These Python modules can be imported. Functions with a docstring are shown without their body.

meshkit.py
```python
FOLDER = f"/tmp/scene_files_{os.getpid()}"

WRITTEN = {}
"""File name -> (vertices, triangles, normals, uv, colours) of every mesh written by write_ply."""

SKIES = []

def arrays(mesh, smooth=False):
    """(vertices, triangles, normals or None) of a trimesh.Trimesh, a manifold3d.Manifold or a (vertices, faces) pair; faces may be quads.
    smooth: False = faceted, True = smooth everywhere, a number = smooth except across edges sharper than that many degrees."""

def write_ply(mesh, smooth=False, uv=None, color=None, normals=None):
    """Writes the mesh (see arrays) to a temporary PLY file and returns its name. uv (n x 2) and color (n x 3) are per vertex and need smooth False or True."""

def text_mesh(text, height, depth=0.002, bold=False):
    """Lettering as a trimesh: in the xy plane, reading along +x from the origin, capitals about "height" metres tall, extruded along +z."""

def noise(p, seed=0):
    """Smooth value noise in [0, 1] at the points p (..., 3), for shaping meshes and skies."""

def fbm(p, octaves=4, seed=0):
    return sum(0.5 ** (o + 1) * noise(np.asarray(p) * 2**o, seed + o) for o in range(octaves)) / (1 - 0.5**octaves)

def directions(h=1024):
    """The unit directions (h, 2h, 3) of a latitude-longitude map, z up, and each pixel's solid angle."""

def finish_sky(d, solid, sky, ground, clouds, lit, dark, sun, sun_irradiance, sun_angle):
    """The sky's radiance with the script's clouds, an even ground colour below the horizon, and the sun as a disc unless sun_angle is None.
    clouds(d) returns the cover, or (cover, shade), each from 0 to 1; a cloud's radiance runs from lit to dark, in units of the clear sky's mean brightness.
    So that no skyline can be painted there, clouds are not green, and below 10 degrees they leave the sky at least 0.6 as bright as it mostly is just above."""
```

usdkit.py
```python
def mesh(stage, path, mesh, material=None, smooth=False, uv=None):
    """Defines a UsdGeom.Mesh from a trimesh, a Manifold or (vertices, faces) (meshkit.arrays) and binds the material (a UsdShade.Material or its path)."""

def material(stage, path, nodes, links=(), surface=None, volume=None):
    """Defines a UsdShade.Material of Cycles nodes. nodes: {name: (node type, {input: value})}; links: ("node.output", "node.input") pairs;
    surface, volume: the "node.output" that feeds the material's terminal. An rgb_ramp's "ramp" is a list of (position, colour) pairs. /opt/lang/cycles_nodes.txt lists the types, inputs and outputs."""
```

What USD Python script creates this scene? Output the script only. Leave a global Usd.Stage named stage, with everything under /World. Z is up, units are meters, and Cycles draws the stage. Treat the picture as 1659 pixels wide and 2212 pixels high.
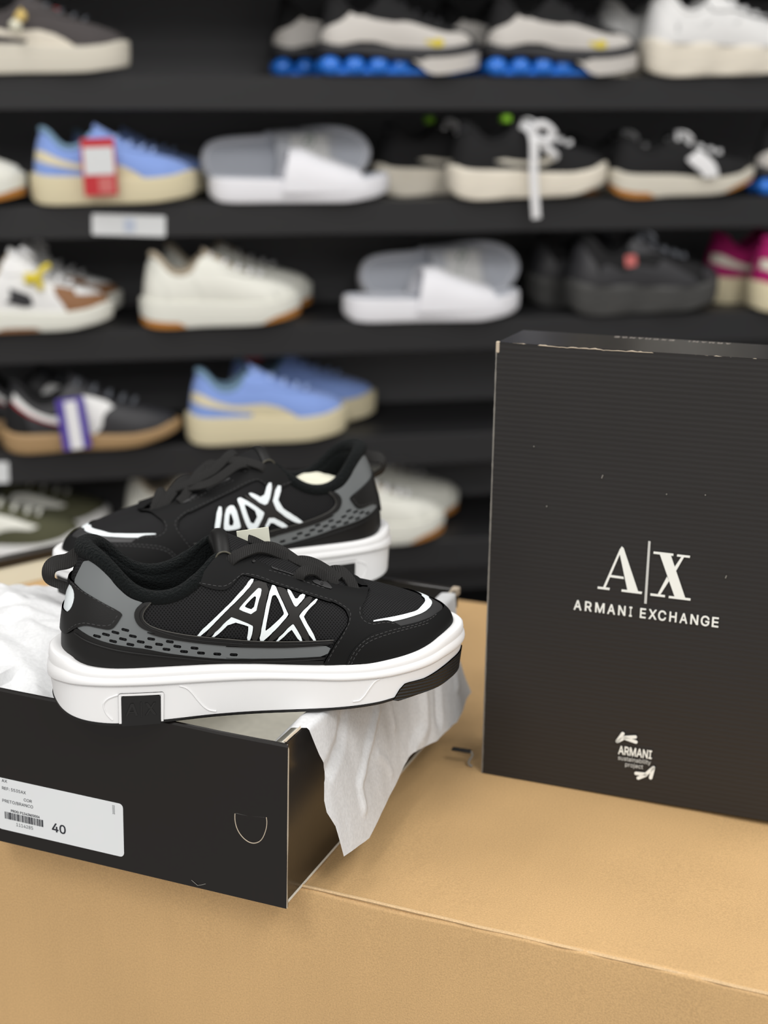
import math
import numpy as np
import shapely
import trimesh
import usdkit
import meshkit
from scipy.interpolate import CubicSpline, PchipInterpolator
from shapely import affinity
from pxr import Gf, Sdf, Usd, UsdGeom, UsdLux, UsdShade

stage = Usd.Stage.CreateInMemory()
UsdGeom.SetStageUpAxis(stage, "Z")
UsdGeom.SetStageMetersPerUnit(stage, 1.0)
UsdGeom.Xform.Define(stage, "/World")

# --- camera, light, exposure -------------------------------------------------------------------------------------------------
CAM = np.array([0.0, 0.0, 1.1744])
PITCH, F_PX = 0.2723, 3104.93
EXPOSURE = -0.68

def m4(R, t):
    """Row-vector Gf matrix of a rotation with the columns R and a translation."""
    m = np.eye(4); m[:3, :3] = np.asarray(R).T; m[3, :3] = t
    return Gf.Matrix4d(m.tolist())

def basis(pitch, roll):
    cp, sp, c, s = math.cos(pitch), math.sin(pitch), math.cos(roll), math.sin(roll)
    rt, up, fw = np.array([1.0, 0, 0]), np.array([0, sp, cp]), np.array([0, cp, -sp])
    return np.stack([c * rt + s * up, -s * rt + c * up, -fw], 1)

cam = UsdGeom.Camera.Define(stage, "/World/camera")
cam.CreateProjectionAttr("perspective")
cam.CreateHorizontalApertureAttr(24.0)
cam.CreateVerticalApertureAttr(32.0)
cam.CreateFocalLengthAttr(24.0 * F_PX / 1659)
cam.CreateFStopAttr(4.3)
cam.CreateFocusDistanceAttr(0.90)
cam.CreateClippingRangeAttr((0.05, 100.0))
cam.CreateExposureAttr(EXPOSURE)
UsdGeom.Xformable(cam).AddTransformOp().Set(m4(basis(PITCH, 0.0), CAM))

# the shop is lit by rows of ceiling panels that run on behind the camera
CEIL = 2.75
for n, (x, y, w, l, k) in enumerate([(-0.9, 1.1, 0.6, 1.2, 9), (0.9, 1.1, 0.6, 1.2, 9), (-0.9, -0.9, 0.6, 1.2, 22), (0.9, -0.9, 0.6, 1.2, 22), (-0.9, -2.9, 0.6, 1.2, 22), (0.9, -2.9, 0.6, 1.2, 22),
                                     (-0.9, -4.9, 0.6, 1.2, 22), (0.9, -4.9, 0.6, 1.2, 22)]):
    lt = UsdLux.RectLight.Define(stage, f"/World/ceiling_panel_light_{n:03d}" if n else "/World/ceiling_panel_light")
    lt.CreateWidthAttr(w); lt.CreateHeightAttr(l); lt.CreateIntensityAttr(float(k)); lt.CreateColorAttr(Gf.Vec3f(1.0, 0.985, 0.965))
    UsdGeom.Xformable(lt).AddTranslateOp().Set(Gf.Vec3d(x, y, CEIL))
dome = UsdLux.DomeLight.Define(stage, "/World/shop_ambient")
dome.CreateIntensityAttr(0.30); dome.CreateColorAttr(Gf.Vec3f(1.0, 0.98, 0.96))

# --- helpers -----------------------------------------------------------------------------------------------------------------
taken = {}
def numbered(parent, name):
    k = taken.get((parent, name), 0); taken[(parent, name)] = k + 1
    return f"{parent}/{name}_{k:03d}" if k else f"{parent}/{name}"

def tag(p, label=None, category=None, group=None, kind=None):
    p = p.GetPrim() if hasattr(p, "GetPrim") else p
    for k, v in (("label", label), ("category", category), ("group", group), ("kind", kind)):
        if v: p.SetCustomDataByKey(k, v)
    return p

def thing(name, label=None, category=None, mat=None, group=None):
    x = UsdGeom.Xform.Define(stage, numbered("/World", name))
    if mat is not None: x.AddTransformOp().Set(mat)
    tag(x, label, category, group)
    return x

def part(parent, name, mesh, material, smooth=40, label=None, kind=None):
    """One mesh under a thing or part. mesh: trimesh, (vertices, triangles) or (vertices, triangles, normals)."""
    where = numbered(str(parent.GetPath()) if hasattr(parent, "GetPath") else parent, name)
    if isinstance(mesh, (tuple, list)) and len(mesh) == 3:
        g = usdkit.mesh(stage, where, mesh[:2], material)
        g.CreateNormalsAttr(np.asarray(mesh[2], np.float32)); g.SetNormalsInterpolation("vertex")
    else:
        g = usdkit.mesh(stage, where, mesh, material, smooth=smooth)
    tag(g, label, kind=kind)
    return g

def struct(name, mesh, material):
    g = part("/World", name, mesh, material, smooth=False)
    tag(g, kind="structure"); return g

def cat(*ms):
    """Joins (vertices, faces) pairs."""
    v, f, n = [], [], 0
    for m in ms:
        a, b = (m.vertices, m.faces) if hasattr(m, "faces") else m
        v.append(np.asarray(a, float)); f.append(np.asarray(b) + n); n += len(a)
    return np.vstack(v), np.vstack(f)

def box(x0, x1, y0, y1, z0, z1):
    b = trimesh.creation.box([x1 - x0, y1 - y0, z1 - z0]); b.apply_translation([(x0 + x1) / 2, (y0 + y1) / 2, (z0 + z1) / 2])
    return np.array(b.vertices), np.array(b.faces)

def rbox(x0, x1, y0, y1, z0, z1, b):
    """A box with chamfered edges."""
    v = []
    for sx, sy, sz in np.ndindex(2, 2, 2):
        X, Y, Z = ((x0, x1)[sx], (y0, y1)[sy], (z0, z1)[sz]); dx, dy, dz = (b, -b)[sx], (b, -b)[sy], (b, -b)[sz]
        v += [(X, Y + dy, Z + dz), (X + dx, Y, Z + dz), (X + dx, Y + dy, Z)]
    h = trimesh.convex.convex_hull(np.array(v)); return np.array(h.vertices), np.array(h.faces)

def grid_mesh(P, wrap=False):
    n, m = P.shape[:2]
    return P.reshape(-1, 3), grid_faces(n, m, wrap)

def tube(path, r, k=8, caps=True, up=(0, 0, 1), flat=1.0, closed_path=False):
    """A swept elliptic tube: r is the half width across, r * flat the half thickness along the path's up side."""
    p = np.asarray(path, float); r = np.broadcast_to(np.asarray(r, float), (len(p),))
    t = np.roll(p, -1, 0) - np.roll(p, 1, 0) if closed_path else np.gradient(p, axis=0)
    t /= np.maximum(np.linalg.norm(t, axis=1, keepdims=True), 1e-12)
    u = np.broadcast_to(np.asarray(up, float), p.shape)
    s = np.cross(t, u); s /= np.maximum(np.linalg.norm(s, axis=1, keepdims=True), 1e-9)
    w = np.cross(s, t)
    a = np.arange(k) / k * 2 * np.pi
    ca, sa = np.cos(a), np.sin(a)
    if flat < 0.6:
        ca, sa = np.sign(ca) * np.abs(ca) ** 0.6, np.sign(sa) * np.abs(sa) ** 0.6
    V = p[:, None] + r[:, None, None] * (ca[None, :, None] * s[:, None] + flat * sa[None, :, None] * w[:, None])
    n = len(p)
    i, j = np.meshgrid(np.arange(n if closed_path else n - 1), np.arange(k), indexing="ij")
    A, B, C, D = i * k + j, ((i + 1) % n) * k + j, ((i + 1) % n) * k + (j + 1) % k, i * k + (j + 1) % k
    f = np.vstack([np.stack([A, C, B], -1).reshape(-1, 3), np.stack([A, D, C], -1).reshape(-1, 3)])
    v = V.reshape(-1, 3)
    if caps and not closed_path:
        v = np.vstack([v, p[:1], p[-1:]]); q = np.arange(k)
        f = np.vstack([f, np.stack([np.full(k, n * k), (q + 1) % k, q], 1), np.stack([np.full(k, n * k + 1), (n - 1) * k + q, (n - 1) * k + (q + 1) % k], 1)])
    return v, f

def curve(pts, n=40):
    p = np.asarray(pts, float)
    t = np.r_[0, np.cumsum(np.maximum(np.linalg.norm(np.diff(p, axis=0), axis=1), 1e-9))]
    return (CubicSpline(t, p) if len(p) > 2 else lambda q: p[0] + (p[1] - p[0]) * (q / t[-1])[:, None])(np.linspace(0, t[-1], n))

def clipped(rings, du, dv):
    """Triangles (as flat uv points and faces) that fill a polygon with holes, split along a grid of du x dv."""
    P = shapely.Polygon(rings[0], rings[1:]).buffer(0)
    x0, y0, x1, y1 = P.bounds
    i, j = np.arange(math.floor(x0 / du), math.ceil(x1 / du)), np.arange(math.floor(y0 / dv), math.ceil(y1 / dv))
    I, J = (a.ravel() for a in np.meshgrid(i, j, indexing="ij"))
    shapely.prepare(P)
    cells = shapely.box(I * du, J * dv, (I + 1) * du, (J + 1) * dv)
    cells = cells[shapely.intersects(P, cells)]
    c = shapely.intersection(cells, P)
    t = shapely.get_parts(shapely.constrained_delaunay_triangles(c[~shapely.is_empty(c)]))
    q = shapely.get_coordinates(t).reshape(-1, 4, 2)[:, :3]
    a = (q[:, 1, 0] - q[:, 0, 0]) * (q[:, 2, 1] - q[:, 0, 1]) - (q[:, 2, 0] - q[:, 0, 0]) * (q[:, 1, 1] - q[:, 0, 1])
    q = q[np.abs(a) > 1e-12]; a = a[np.abs(a) > 1e-12]
    q[a < 0] = q[a < 0][:, ::-1]
    k, inv = np.unique(np.round(q.reshape(-1, 2), 6), axis=0, return_inverse=True)
    f = inv.reshape(-1, 3)
    f = f[(f[:, 0] != f[:, 1]) & (f[:, 1] != f[:, 2]) & (f[:, 0] != f[:, 2])]
    return k, f, P

def patch(at, rings, h, du, dv, floor=-0.25, bevel=0.0):
    """A raised panel on the surface at(uv, height): its top, and a skirt down to floor along each of its edges."""
    k, f, P = clipped(rings, du, dv)
    top, nrm = at(k, h)
    v, fs, n = [top], [f], [nrm]
    m = len(top)
    for g in getattr(P, "geoms", [P]):
        for ring in (g.exterior, *g.interiors):
            c = np.array(shapely.segmentize(ring, min(du, dv)).coords[:-1])
            a, na = at(c, h); b, _ = at(c, floor)
            q = len(c); i = np.arange(q); j = (i + 1) % q
            e = np.cross(na, np.roll(a, -1, 0) - np.roll(a, 1, 0)); e /= np.maximum(np.linalg.norm(e, axis=1, keepdims=True), 1e-9)
            if not shapely.is_ccw(ring): e = e
            v += [a, b]; n += [-e, -e]
            fs.append(np.vstack([np.stack([m + i, m + j, m + q + j], 1), np.stack([m + i, m + q + j, m + q + i], 1)]))
            m += 2 * q
    return np.vstack(v), np.vstack(fs), np.vstack(n)

def strip_path(at, pts, h, r, k=5):
    """A thin cord lying on a surface."""
    p = np.asarray(pts, float)
    t = np.r_[0, np.cumsum(np.linalg.norm(np.diff(p, axis=0), axis=1))]
    q = np.stack([np.interp(np.linspace(0, t[-1], max(8, int(t[-1] / 0.004))), t, p[:, c]) for c in (0, 1)], 1)
    a, n = at(q, h)
    return tube(a, r, k, up=n)

def stitches(at, pts, h, length=2.0, gap=1.25, r=0.28):
    """A seam of thread dashes lying on a surface (millimetres)."""
    p = np.asarray(pts, float)
    t = np.r_[0, np.cumsum(np.linalg.norm(np.diff(p, axis=0), axis=1))]
    q = np.stack([np.interp(np.linspace(0, t[-1], 900), t, p[:, c]) for c in (0, 1)], 1)
    a, n = at(q, h)
    s = np.r_[0, np.cumsum(np.linalg.norm(np.diff(a, axis=0), axis=1))]
    out = []
    for k in range(int(s[-1] / (length + gap))):
        w = np.linspace(k * (length + gap), k * (length + gap) + length, 4)
        c = np.stack([np.interp(w, s, a[:, d]) for d in range(3)], 1); u = np.stack([np.interp(w, s, n[:, d]) for d in range(3)], 1)
        out.append(tube(c - u * np.array([[0.25], [0], [0], [0.25]]), r, 5, up=u))
    return cat(*out)

def flat_text(text, size, x, y, bold=False, depth=0.00012, width=None):
    """Printed lettering in the plane (x right, y up); size is the height of the capitals, width the length to fit, if given."""
    t = meshkit.text_mesh(text, size, depth, bold=bold)
    v = np.array(t.vertices)
    v[:, 0] -= v[:, 0].min()
    if width: v[:, 0] *= width / v[:, 0].max()
    v[:, 0] += x; v[:, 1] += y
    return v, np.array(t.faces)

def poly_print(polys, depth):
    u = shapely.union_all([shapely.Polygon(p).buffer(0) for p in polys])
    return cat(*[trimesh.creation.extrude_polygon(g, depth, engine="earcut") for g in getattr(u, "geoms", [u])])

def upright(m):
    """Turns a flat mesh (x right, y up, z out) to face -y."""
    v, f = m
    return np.stack([v[:, 0], -v[:, 2], v[:, 1]], 1), f

# --- materials ---------------------------------------------------------------------------------------------------------------
def mat(name, color, rough=0.6, spec=0.5, bump=None, vary=None, extra=None, sheen=0.0, coat=0.0):
    """bump: (noise scale, strength, distance); vary: (scale, amount) of tone; extra: further inputs of the principled node."""
    nodes = {"p": ("principled_bsdf", {"base_color": color, "roughness": rough, "specular_ior_level": spec, "sheen_weight": sheen, "coat_weight": coat, **(extra or {})})}
    links = []
    if bump or vary: nodes["tc"] = ("texture_coordinate", {})
    if bump:
        nodes["nz"] = ("noise_texture", {"scale": bump[0], "detail": 3.0}); nodes["bp"] = ("bump", {"strength": bump[1], "distance": bump[2]})
        links += [("tc.object", "nz.vector"), ("nz.fac", "bp.height"), ("bp.normal", "p.normal")]
    if vary:
        c = np.array(color)
        nodes["vz"] = ("noise_texture", {"scale": vary[0], "detail": 4.0})
        nodes["vr"] = ("rgb_ramp", {"ramp": [(0.3, tuple(c * (1 - vary[1]))), (0.7, tuple(np.minimum(c * (1 + vary[1]), 1)))]})
        links += [("tc.object", "vz.vector"), ("vz.fac", "vr.fac"), ("vr.color", "p.base_color")]
    return usdkit.material(stage, f"/World/Looks/{name}", nodes, links, surface="p.BSDF")

def mesh_fabric(name, sign):
    """Black spacer mesh: staggered round holes, 2.1 mm apart."""
    N = {"tc": ("texture_coordinate", {}), "s": ("separate_xyz", {}), "b": ("math", {"math_type": "multiply", "value2": float(sign)}), "b2": ("math", {"math_type": "add"}),
         "x": ("math", {"math_type": "multiply", "value2": 2 * math.pi / 0.0021}), "y": ("math", {"math_type": "multiply", "value2": 2 * math.pi / 0.0030}),
         "cx": ("math", {"math_type": "cosine"}), "cy": ("math", {"math_type": "cosine"}), "m": ("math", {"math_type": "multiply"}),
         "mr": ("map_range", {"from_min": 0.25, "from_max": 0.6, "clamp": True}), "r": ("rgb_ramp", {"ramp": [(0.0, (0.013, 0.013, 0.014)), (1.0, (0.001, 0.001, 0.001))]}),
         "iv": ("math", {"math_type": "subtract", "value1": 1.0}), "bp": ("bump", {"strength": 0.8, "distance": 0.0007}), "p": ("principled_bsdf", {"roughness": 0.75, "specular_ior_level": 0.2})}
    L = [("tc.object", "s.vector"), ("s.y", "b.value1"), ("s.z", "b2.value1"), ("b.value", "b2.value2"), ("s.x", "x.value1"), ("b2.value", "y.value1"), ("x.value", "cx.value1"), ("y.value", "cy.value1"),
         ("cx.value", "m.value1"), ("cy.value", "m.value2"), ("m.value", "mr.value"), ("mr.result", "r.fac"), ("r.color", "p.base_color"), ("mr.result", "iv.value2"), ("iv.value", "bp.height"), ("bp.normal", "p.normal")]
    return usdkit.material(stage, f"/World/Looks/{name}", N, L, surface="p.BSDF")

def ribbed(name, color, axis, pitch, rough, strength, distance, tilt=0.0, dark=0.7):
    """Woven or ribbed stuff: ridges across one axis."""
    N = {"tc": ("texture_coordinate", {}), "s": ("separate_xyz", {}), "x": ("math", {"math_type": "multiply", "value2": 2 * math.pi / pitch}), "sn": ("math", {"math_type": "sine"}),
         "nz": ("noise_texture", {"scale": 700.0, "detail": 2.0}), "ad": ("math", {"math_type": "add"}), "bp": ("bump", {"strength": strength, "distance": distance}),
         "p": ("principled_bsdf", {"roughness": rough, "base_color": color, "specular_ior_level": 0.4})}
    L = [("tc.object", "s.vector"), (f"s.{axis}", "x.value1"), ("x.value", "sn.value1"), ("tc.object", "nz.vector"), ("sn.value", "ad.value1"), ("nz.fac", "ad.value2"), ("ad.value", "bp.height"), ("bp.normal", "p.normal")]
    return usdkit.material(stage, f"/World/Looks/{name}", N, L, surface="p.BSDF")

def paper(name, color, thin):
    N = {"tc": ("texture_coordinate", {}), "nz": ("noise_texture", {"scale": 420.0, "detail": 4.0}), "r": ("rgb_ramp", {"ramp": [(0.3, tuple(np.array(color) * 0.90)), (0.65, color)]}), "bp": ("bump", {"strength": 0.35, "distance": 0.0006}),
         "d": ("principled_bsdf", {"roughness": 0.7, "specular_ior_level": 0.3}), "t": ("translucent_bsdf", {}), "mx": ("mix_closure", {"fac": thin})}
    L = [("tc.object", "nz.vector"), ("nz.fac", "r.fac"), ("r.color", "d.base_color"), ("r.color", "t.color"), ("nz.fac", "bp.height"), ("bp.normal", "d.normal"), ("d.BSDF", "mx.closure1"), ("t.BSDF", "mx.closure2")]
    return usdkit.material(stage, f"/World/Looks/{name}", N, L, surface="mx.closure")

def cardboard(name, color):
    c = np.array(color)
    N = {"tc": ("texture_coordinate", {}), "n1": ("noise_texture", {"scale": 900.0, "detail": 3.0}), "n2": ("noise_texture", {"scale": 9.0, "detail": 3.0}), "mp": ("mapping", {"scale": (7.0, 1.0, 1.0)}), "n3": ("noise_texture", {"scale": 6.0, "detail": 2.0}),
         "r1": ("rgb_ramp", {"ramp": [(0.3, tuple(c * 0.88)), (0.7, tuple(c * 1.1))]}), "r2": ("rgb_ramp", {"ramp": [(0.3, (0.92, 0.92, 0.92)), (0.7, (1.0, 1.0, 1.0))]}), "mx": ("mix", {"mix_type": "multiply", "fac": 1.0}),
         "b1": ("bump", {"strength": 0.35, "distance": 0.0006}), "b2": ("bump", {"strength": 0.5, "distance": 0.0025}), "p": ("principled_bsdf", {"roughness": 0.62, "specular_ior_level": 0.4})}
    L = [("tc.object", "n1.vector"), ("tc.object", "n2.vector"), ("tc.object", "mp.vector"), ("mp.vector", "n3.vector"), ("n1.fac", "r1.fac"), ("n2.fac", "r2.fac"), ("r1.color", "mx.color1"), ("r2.color", "mx.color2"), ("mx.color", "p.base_color"),
         ("n1.fac", "b1.height"), ("b1.normal", "b2.normal"), ("n3.fac", "b2.height"), ("b2.normal", "p.normal")]
    return usdkit.material(stage, f"/World/Looks/{name}", N, L, surface="p.BSDF")

M = dict(
    mesh=mesh_fabric("black_mesh", 1), mesh_left=mesh_fabric("black_mesh_left", -1),
    nubuck=mat("black_nubuck", (0.0045, 0.0046, 0.0048), 0.7, 0.2, bump=(1500, 0.15, 0.0003)), leather=mat("black_leather", (0.0062, 0.006, 0.0058), 0.5, 0.33, bump=(1200, 0.12, 0.0003)),
    grey=mat("grey_film", (0.142, 0.153, 0.156), 0.42, 0.45, bump=(900, 0.05, 0.0002)), darkgrey=mat("dark_grey_film", (0.035, 0.035, 0.036), 0.4, 0.4),
    letter=mat("letter_rubber", (0.014, 0.0128, 0.0118), 0.55, 0.35), white=mat("white_print", (0.82, 0.88, 0.90), 0.5, 0.4, bump=(1300, 0.2, 0.0003)),
    thread=mat("grey_thread", (0.035, 0.035, 0.036), 0.7), sole=mat("white_sole", (0.83, 0.83, 0.83), 0.55, 0.35, bump=(1800, 0.08, 0.0003)), rubber=mat("black_rubber", (0.010, 0.010, 0.010), 0.5, 0.4),
    towel=mat("black_towel", (0.0045, 0.0062, 0.0064), 0.9, 0.15, bump=(650, 1.0, 0.0032), sheen=0.03), lace=ribbed("black_lace", (0.0105, 0.010, 0.0095), "x", 0.0013, 0.75, 0.6, 0.0005), webbing=ribbed("black_webbing", (0.015, 0.014, 0.013), "x", 0.0011, 0.6, 0.8, 0.0005),
    cream=mat("cream_card", (0.74, 0.74, 0.62), 0.6), edge=mat("raw_board_edge", (0.50, 0.42, 0.32), 0.8), boxblack=mat("black_box_print", (0.0066, 0.0051, 0.0044), 0.25, 0.58, bump=(500, 0.10, 0.0004)),
    liner=mat("pale_board_liner", (0.80, 0.775, 0.68), 0.75, vary=(160, 0.06)), label=mat("white_label", (0.74, 0.76, 0.77), 0.45), ink=mat("black_ink", (0.02, 0.022, 0.03), 0.5), thinink=mat("faint_ink", (0.10, 0.11, 0.12), 0.5),
    print=mat("white_ink", (0.82, 0.84, 0.80), 0.5), dimprint=mat("thin_white_ink", (0.55, 0.56, 0.54), 0.5), goldprint=mat("dull_ink", (0.30, 0.27, 0.24), 0.5), tissue=paper("white_tissue", (0.79, 0.80, 0.81), 0.10), kraft=cardboard("kraft_board", (0.60, 0.385, 0.178)),
    shelf=mat("black_shelf_laminate", (0.021, 0.021, 0.0225), 0.5, 0.35), backpanel=mat("black_back_panel", (0.105, 0.105, 0.11), 0.6, 0.4), wall=mat("dark_wall_paint", (0.05, 0.05, 0.052), 0.8), floor=mat("grey_floor_tile", (0.25, 0.24, 0.23), 0.4, vary=(3, 0.1)))
M["lidblack"] = ribbed("black_fluted_board", (0.018, 0.0165, 0.0160), "z", 0.0036, 0.42, 0.07, 0.0006)
M["kraftlight"] = cardboard("kraft_fold", (0.66, 0.46, 0.25))
M["faintblue"] = mat("faint_blue_print", (0.52, 0.58, 0.70), 0.5); M["bright"] = mat("bright_white_strip", (0.92, 0.92, 0.94), 0.2, coat=0.5)
M["scuff"] = mat("pale_scuff", (0.20, 0.19, 0.17), 0.7)

# --- shoe shell: the surfaces every sneaker is built on (millimetres; x from heel to toe, y negative on the outer side, z up from the ground)
def keyed(keys, x, kind="pchip"):
    k = np.array(keys, float)
    return (PchipInterpolator if kind == "pchip" else CubicSpline)(k[:, 0], k[:, 1:], axis=0)(x)

def closed(pts, n):
    p = np.vstack([pts, pts[:1]]).astype(float)
    t = np.r_[0, np.cumsum(np.linalg.norm(np.diff(p, axis=0), axis=1) ** 0.6)]
    c = CubicSpline(t, p, bc_type="periodic")(np.linspace(0, t[-1], 4001))
    s = np.r_[0, np.cumsum(np.linalg.norm(np.diff(c, axis=0), axis=1))]
    return np.stack([np.interp(np.linspace(0, s[-1], n, endpoint=False), s, c[:, k]) for k in range(c.shape[1])], 1)

def inset2(p, d):
    """Moves a closed plan outline inward by d (scalar or per point)."""
    t = np.roll(p, -1, 0) - np.roll(p, 1, 0)
    t /= np.linalg.norm(t, axis=1, keepdims=True)
    return p + np.stack([-t[:, 1], t[:, 0]], 1) * np.reshape(d, (-1, 1))

class Shell:
    """outline: plan of the sole (anticlockwise seen from above, heel first); zb, zg, zt: heights of the sole's bottom, groove and top along x;
    st: stations (u, topline point, offset of the first and of the second inner control point)."""
    def __init__(s, outline, zb, zg, zt, st, nu=240, nv=40, rim=((0, 7.5), (20, 5), (60, 4), (200, 4), (245, 6), (267, 8)), side=1, sc=1.0):
        s.nu, s.nv, s.side, s.sc = nu, nv, side, sc
        s.out = closed(np.array(outline, float), nu)
        s.zb, s.zg, s.zt = (keyed(z, s.out[:, 0])[:, 0] for z in (zb, zg, zt))
        s.ztk, s.zbk = zt, zb
        u = np.arange(nu) / nu
        near = np.array([[a, *t, *p, *q] for a, t, p, q in st], float)
        far = near[1:-1][::-1].copy()
        far[:, 0] = 1 - far[:, 0]
        far[:, [2, 5, 8]] *= -1
        k = np.vstack([near, far, near[:1] + np.eye(1, 10)])
        v = CubicSpline(k[:, 0], k[:, 1:], bc_type="periodic")(u)
        s.T, d1, d2 = v[:, :3], v[:, 3:6], v[:, 6:9]
        b = inset2(s.out, keyed(rim, s.out[:, 0])[:, 0])
        s.B = np.c_[b, s.zt - 1.5]
        w = np.linspace(0, 1, nv + 1)[None, :, None]
        P = [x[:, None, :] for x in (s.B, s.B + d1, s.T + d2, s.T)]
        s.G = (1 - w) ** 3 * P[0] + 3 * w * (1 - w) ** 2 * P[1] + 3 * w ** 2 * (1 - w) * P[2] + w ** 3 * P[3]
        du = np.roll(s.G, -1, 0) - np.roll(s.G, 1, 0)
        dv = np.gradient(s.G, axis=1)
        n = np.cross(du, dv)
        s.N = n / np.maximum(np.linalg.norm(n, axis=2, keepdims=True), 1e-9)

    def at(s, uv, h=0.0):
        """Points and normals on the upper at (u, v), lifted by h millimetres."""
        a = (np.asarray(uv)[:, 0] % 1) * s.nu
        b = np.clip(np.asarray(uv)[:, 1], 0, 1) * s.nv
        i, j = np.floor(a).astype(int) % s.nu, np.minimum(np.floor(b).astype(int), s.nv - 1)
        f, g = (a - np.floor(a))[:, None], (b - j)[:, None]
        i2 = (i + 1) % s.nu
        mix = lambda A: (A[i, j] * (1 - f) + A[i2, j] * f) * (1 - g) + (A[i, j + 1] * (1 - f) + A[i2, j + 1] * f) * g
        n = mix(s.N)
        n /= np.maximum(np.linalg.norm(n, axis=1, keepdims=True), 1e-9)
        return mix(s.G) + n * np.reshape(h, (-1, 1)), n

    def fin(s, v, f):
        v = np.array(v, float) * s.sc
        if s.side < 0:
            v[:, 1] *= -1
            f = np.asarray(f)[:, ::-1]
        return v * 0.001, np.asarray(f)

def grid_faces(n, m, wrap=True):
    i, j = np.meshgrid(np.arange(n if wrap else n - 1), np.arange(m - 1), indexing="ij")
    a, b = i * m + j, ((i + 1) % n) * m + j
    return np.vstack([np.stack([a, b, b + 1], -1).reshape(-1, 3), np.stack([a, b + 1, a + 1], -1).reshape(-1, 3)])

HERO = dict(
    outline=[(0, 0), (2.5, -14), (11, -27), (29, -35.5), (60, -37), (100, -36.5), (130, -37.5), (165, -41.5), (190, -43), (214, -41), (238, -33.5), (255, -21), (264, -8), (266.5, 3),
             (263, 16), (252, 29), (235, 38), (210, 44), (185, 44), (150, 38), (110, 32), (70, 33), (35, 33), (12, 26), (3, 14)],
    zb=[(0, 10), (5, 5.5), (12, 3), (22, 1.3), (40, 0), (65, 0.4), (100, 1.8), (145, 2.4), (170, 3), (200, 5), (212, 7), (227, 10), (243, 13), (254, 15.5), (267, 18)],
    zg=[(0, 23.5), (8, 26), (24, 26.6), (41, 26.3), (66, 25.6), (91, 25.5), (119, 25.2), (154, 24.2), (181, 23), (201, 23.3), (221, 25), (235, 27), (248, 30), (267, 32)],
    zt=[(0, 43), (8, 42.5), (13, 40.5), (23, 38.4), (41, 37.2), (66, 36.8), (100, 36.4), (120, 35.5), (146, 34), (169, 33.3), (190, 33.3), (208, 34.9), (227, 37.6), (238, 40.3), (248, 43.5), (258, 45), (267, 45.2)],
    st=[(0.0, (21, 0, 106), (0, 0, 22), (-7, 0, -18)),
        (0.045, (26, -13, 105), (0, -2, 24), (-5, -4, -18)),
        (0.10, (36, -22, 98), (1, -3, 20), (-1, -6, -18)),
        (0.15, (48, -27, 86), (1, -3, 17), (-1, -5, -15)),
        (0.20, (63, -29, 80), (0, -3, 15), (0, -5, -14)),
        (0.25, (80, -28.5, 83), (0, -3, 16), (1, -6, -14)),
        (0.29, (93, -25, 93), (0, -3, 18), (3, -9, -17)),
        (0.325, (106, -20, 103), (0, -3, 19), (5, -12, -18)),
        (0.37, (135, -18, 91.5), (0, -3, 16), (8, -13, -10)),
        (0.415, (162, -15.5, 81), (0, -3, 14), (10, -14, -6)),
        (0.46, (186, -10, 73.2), (0, -2, 13), (22, -11, -3)),
        (0.5, (198, 0, 69.5), (0.5, 0, 12), (38, 0, -5))])
# --- end shell

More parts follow.
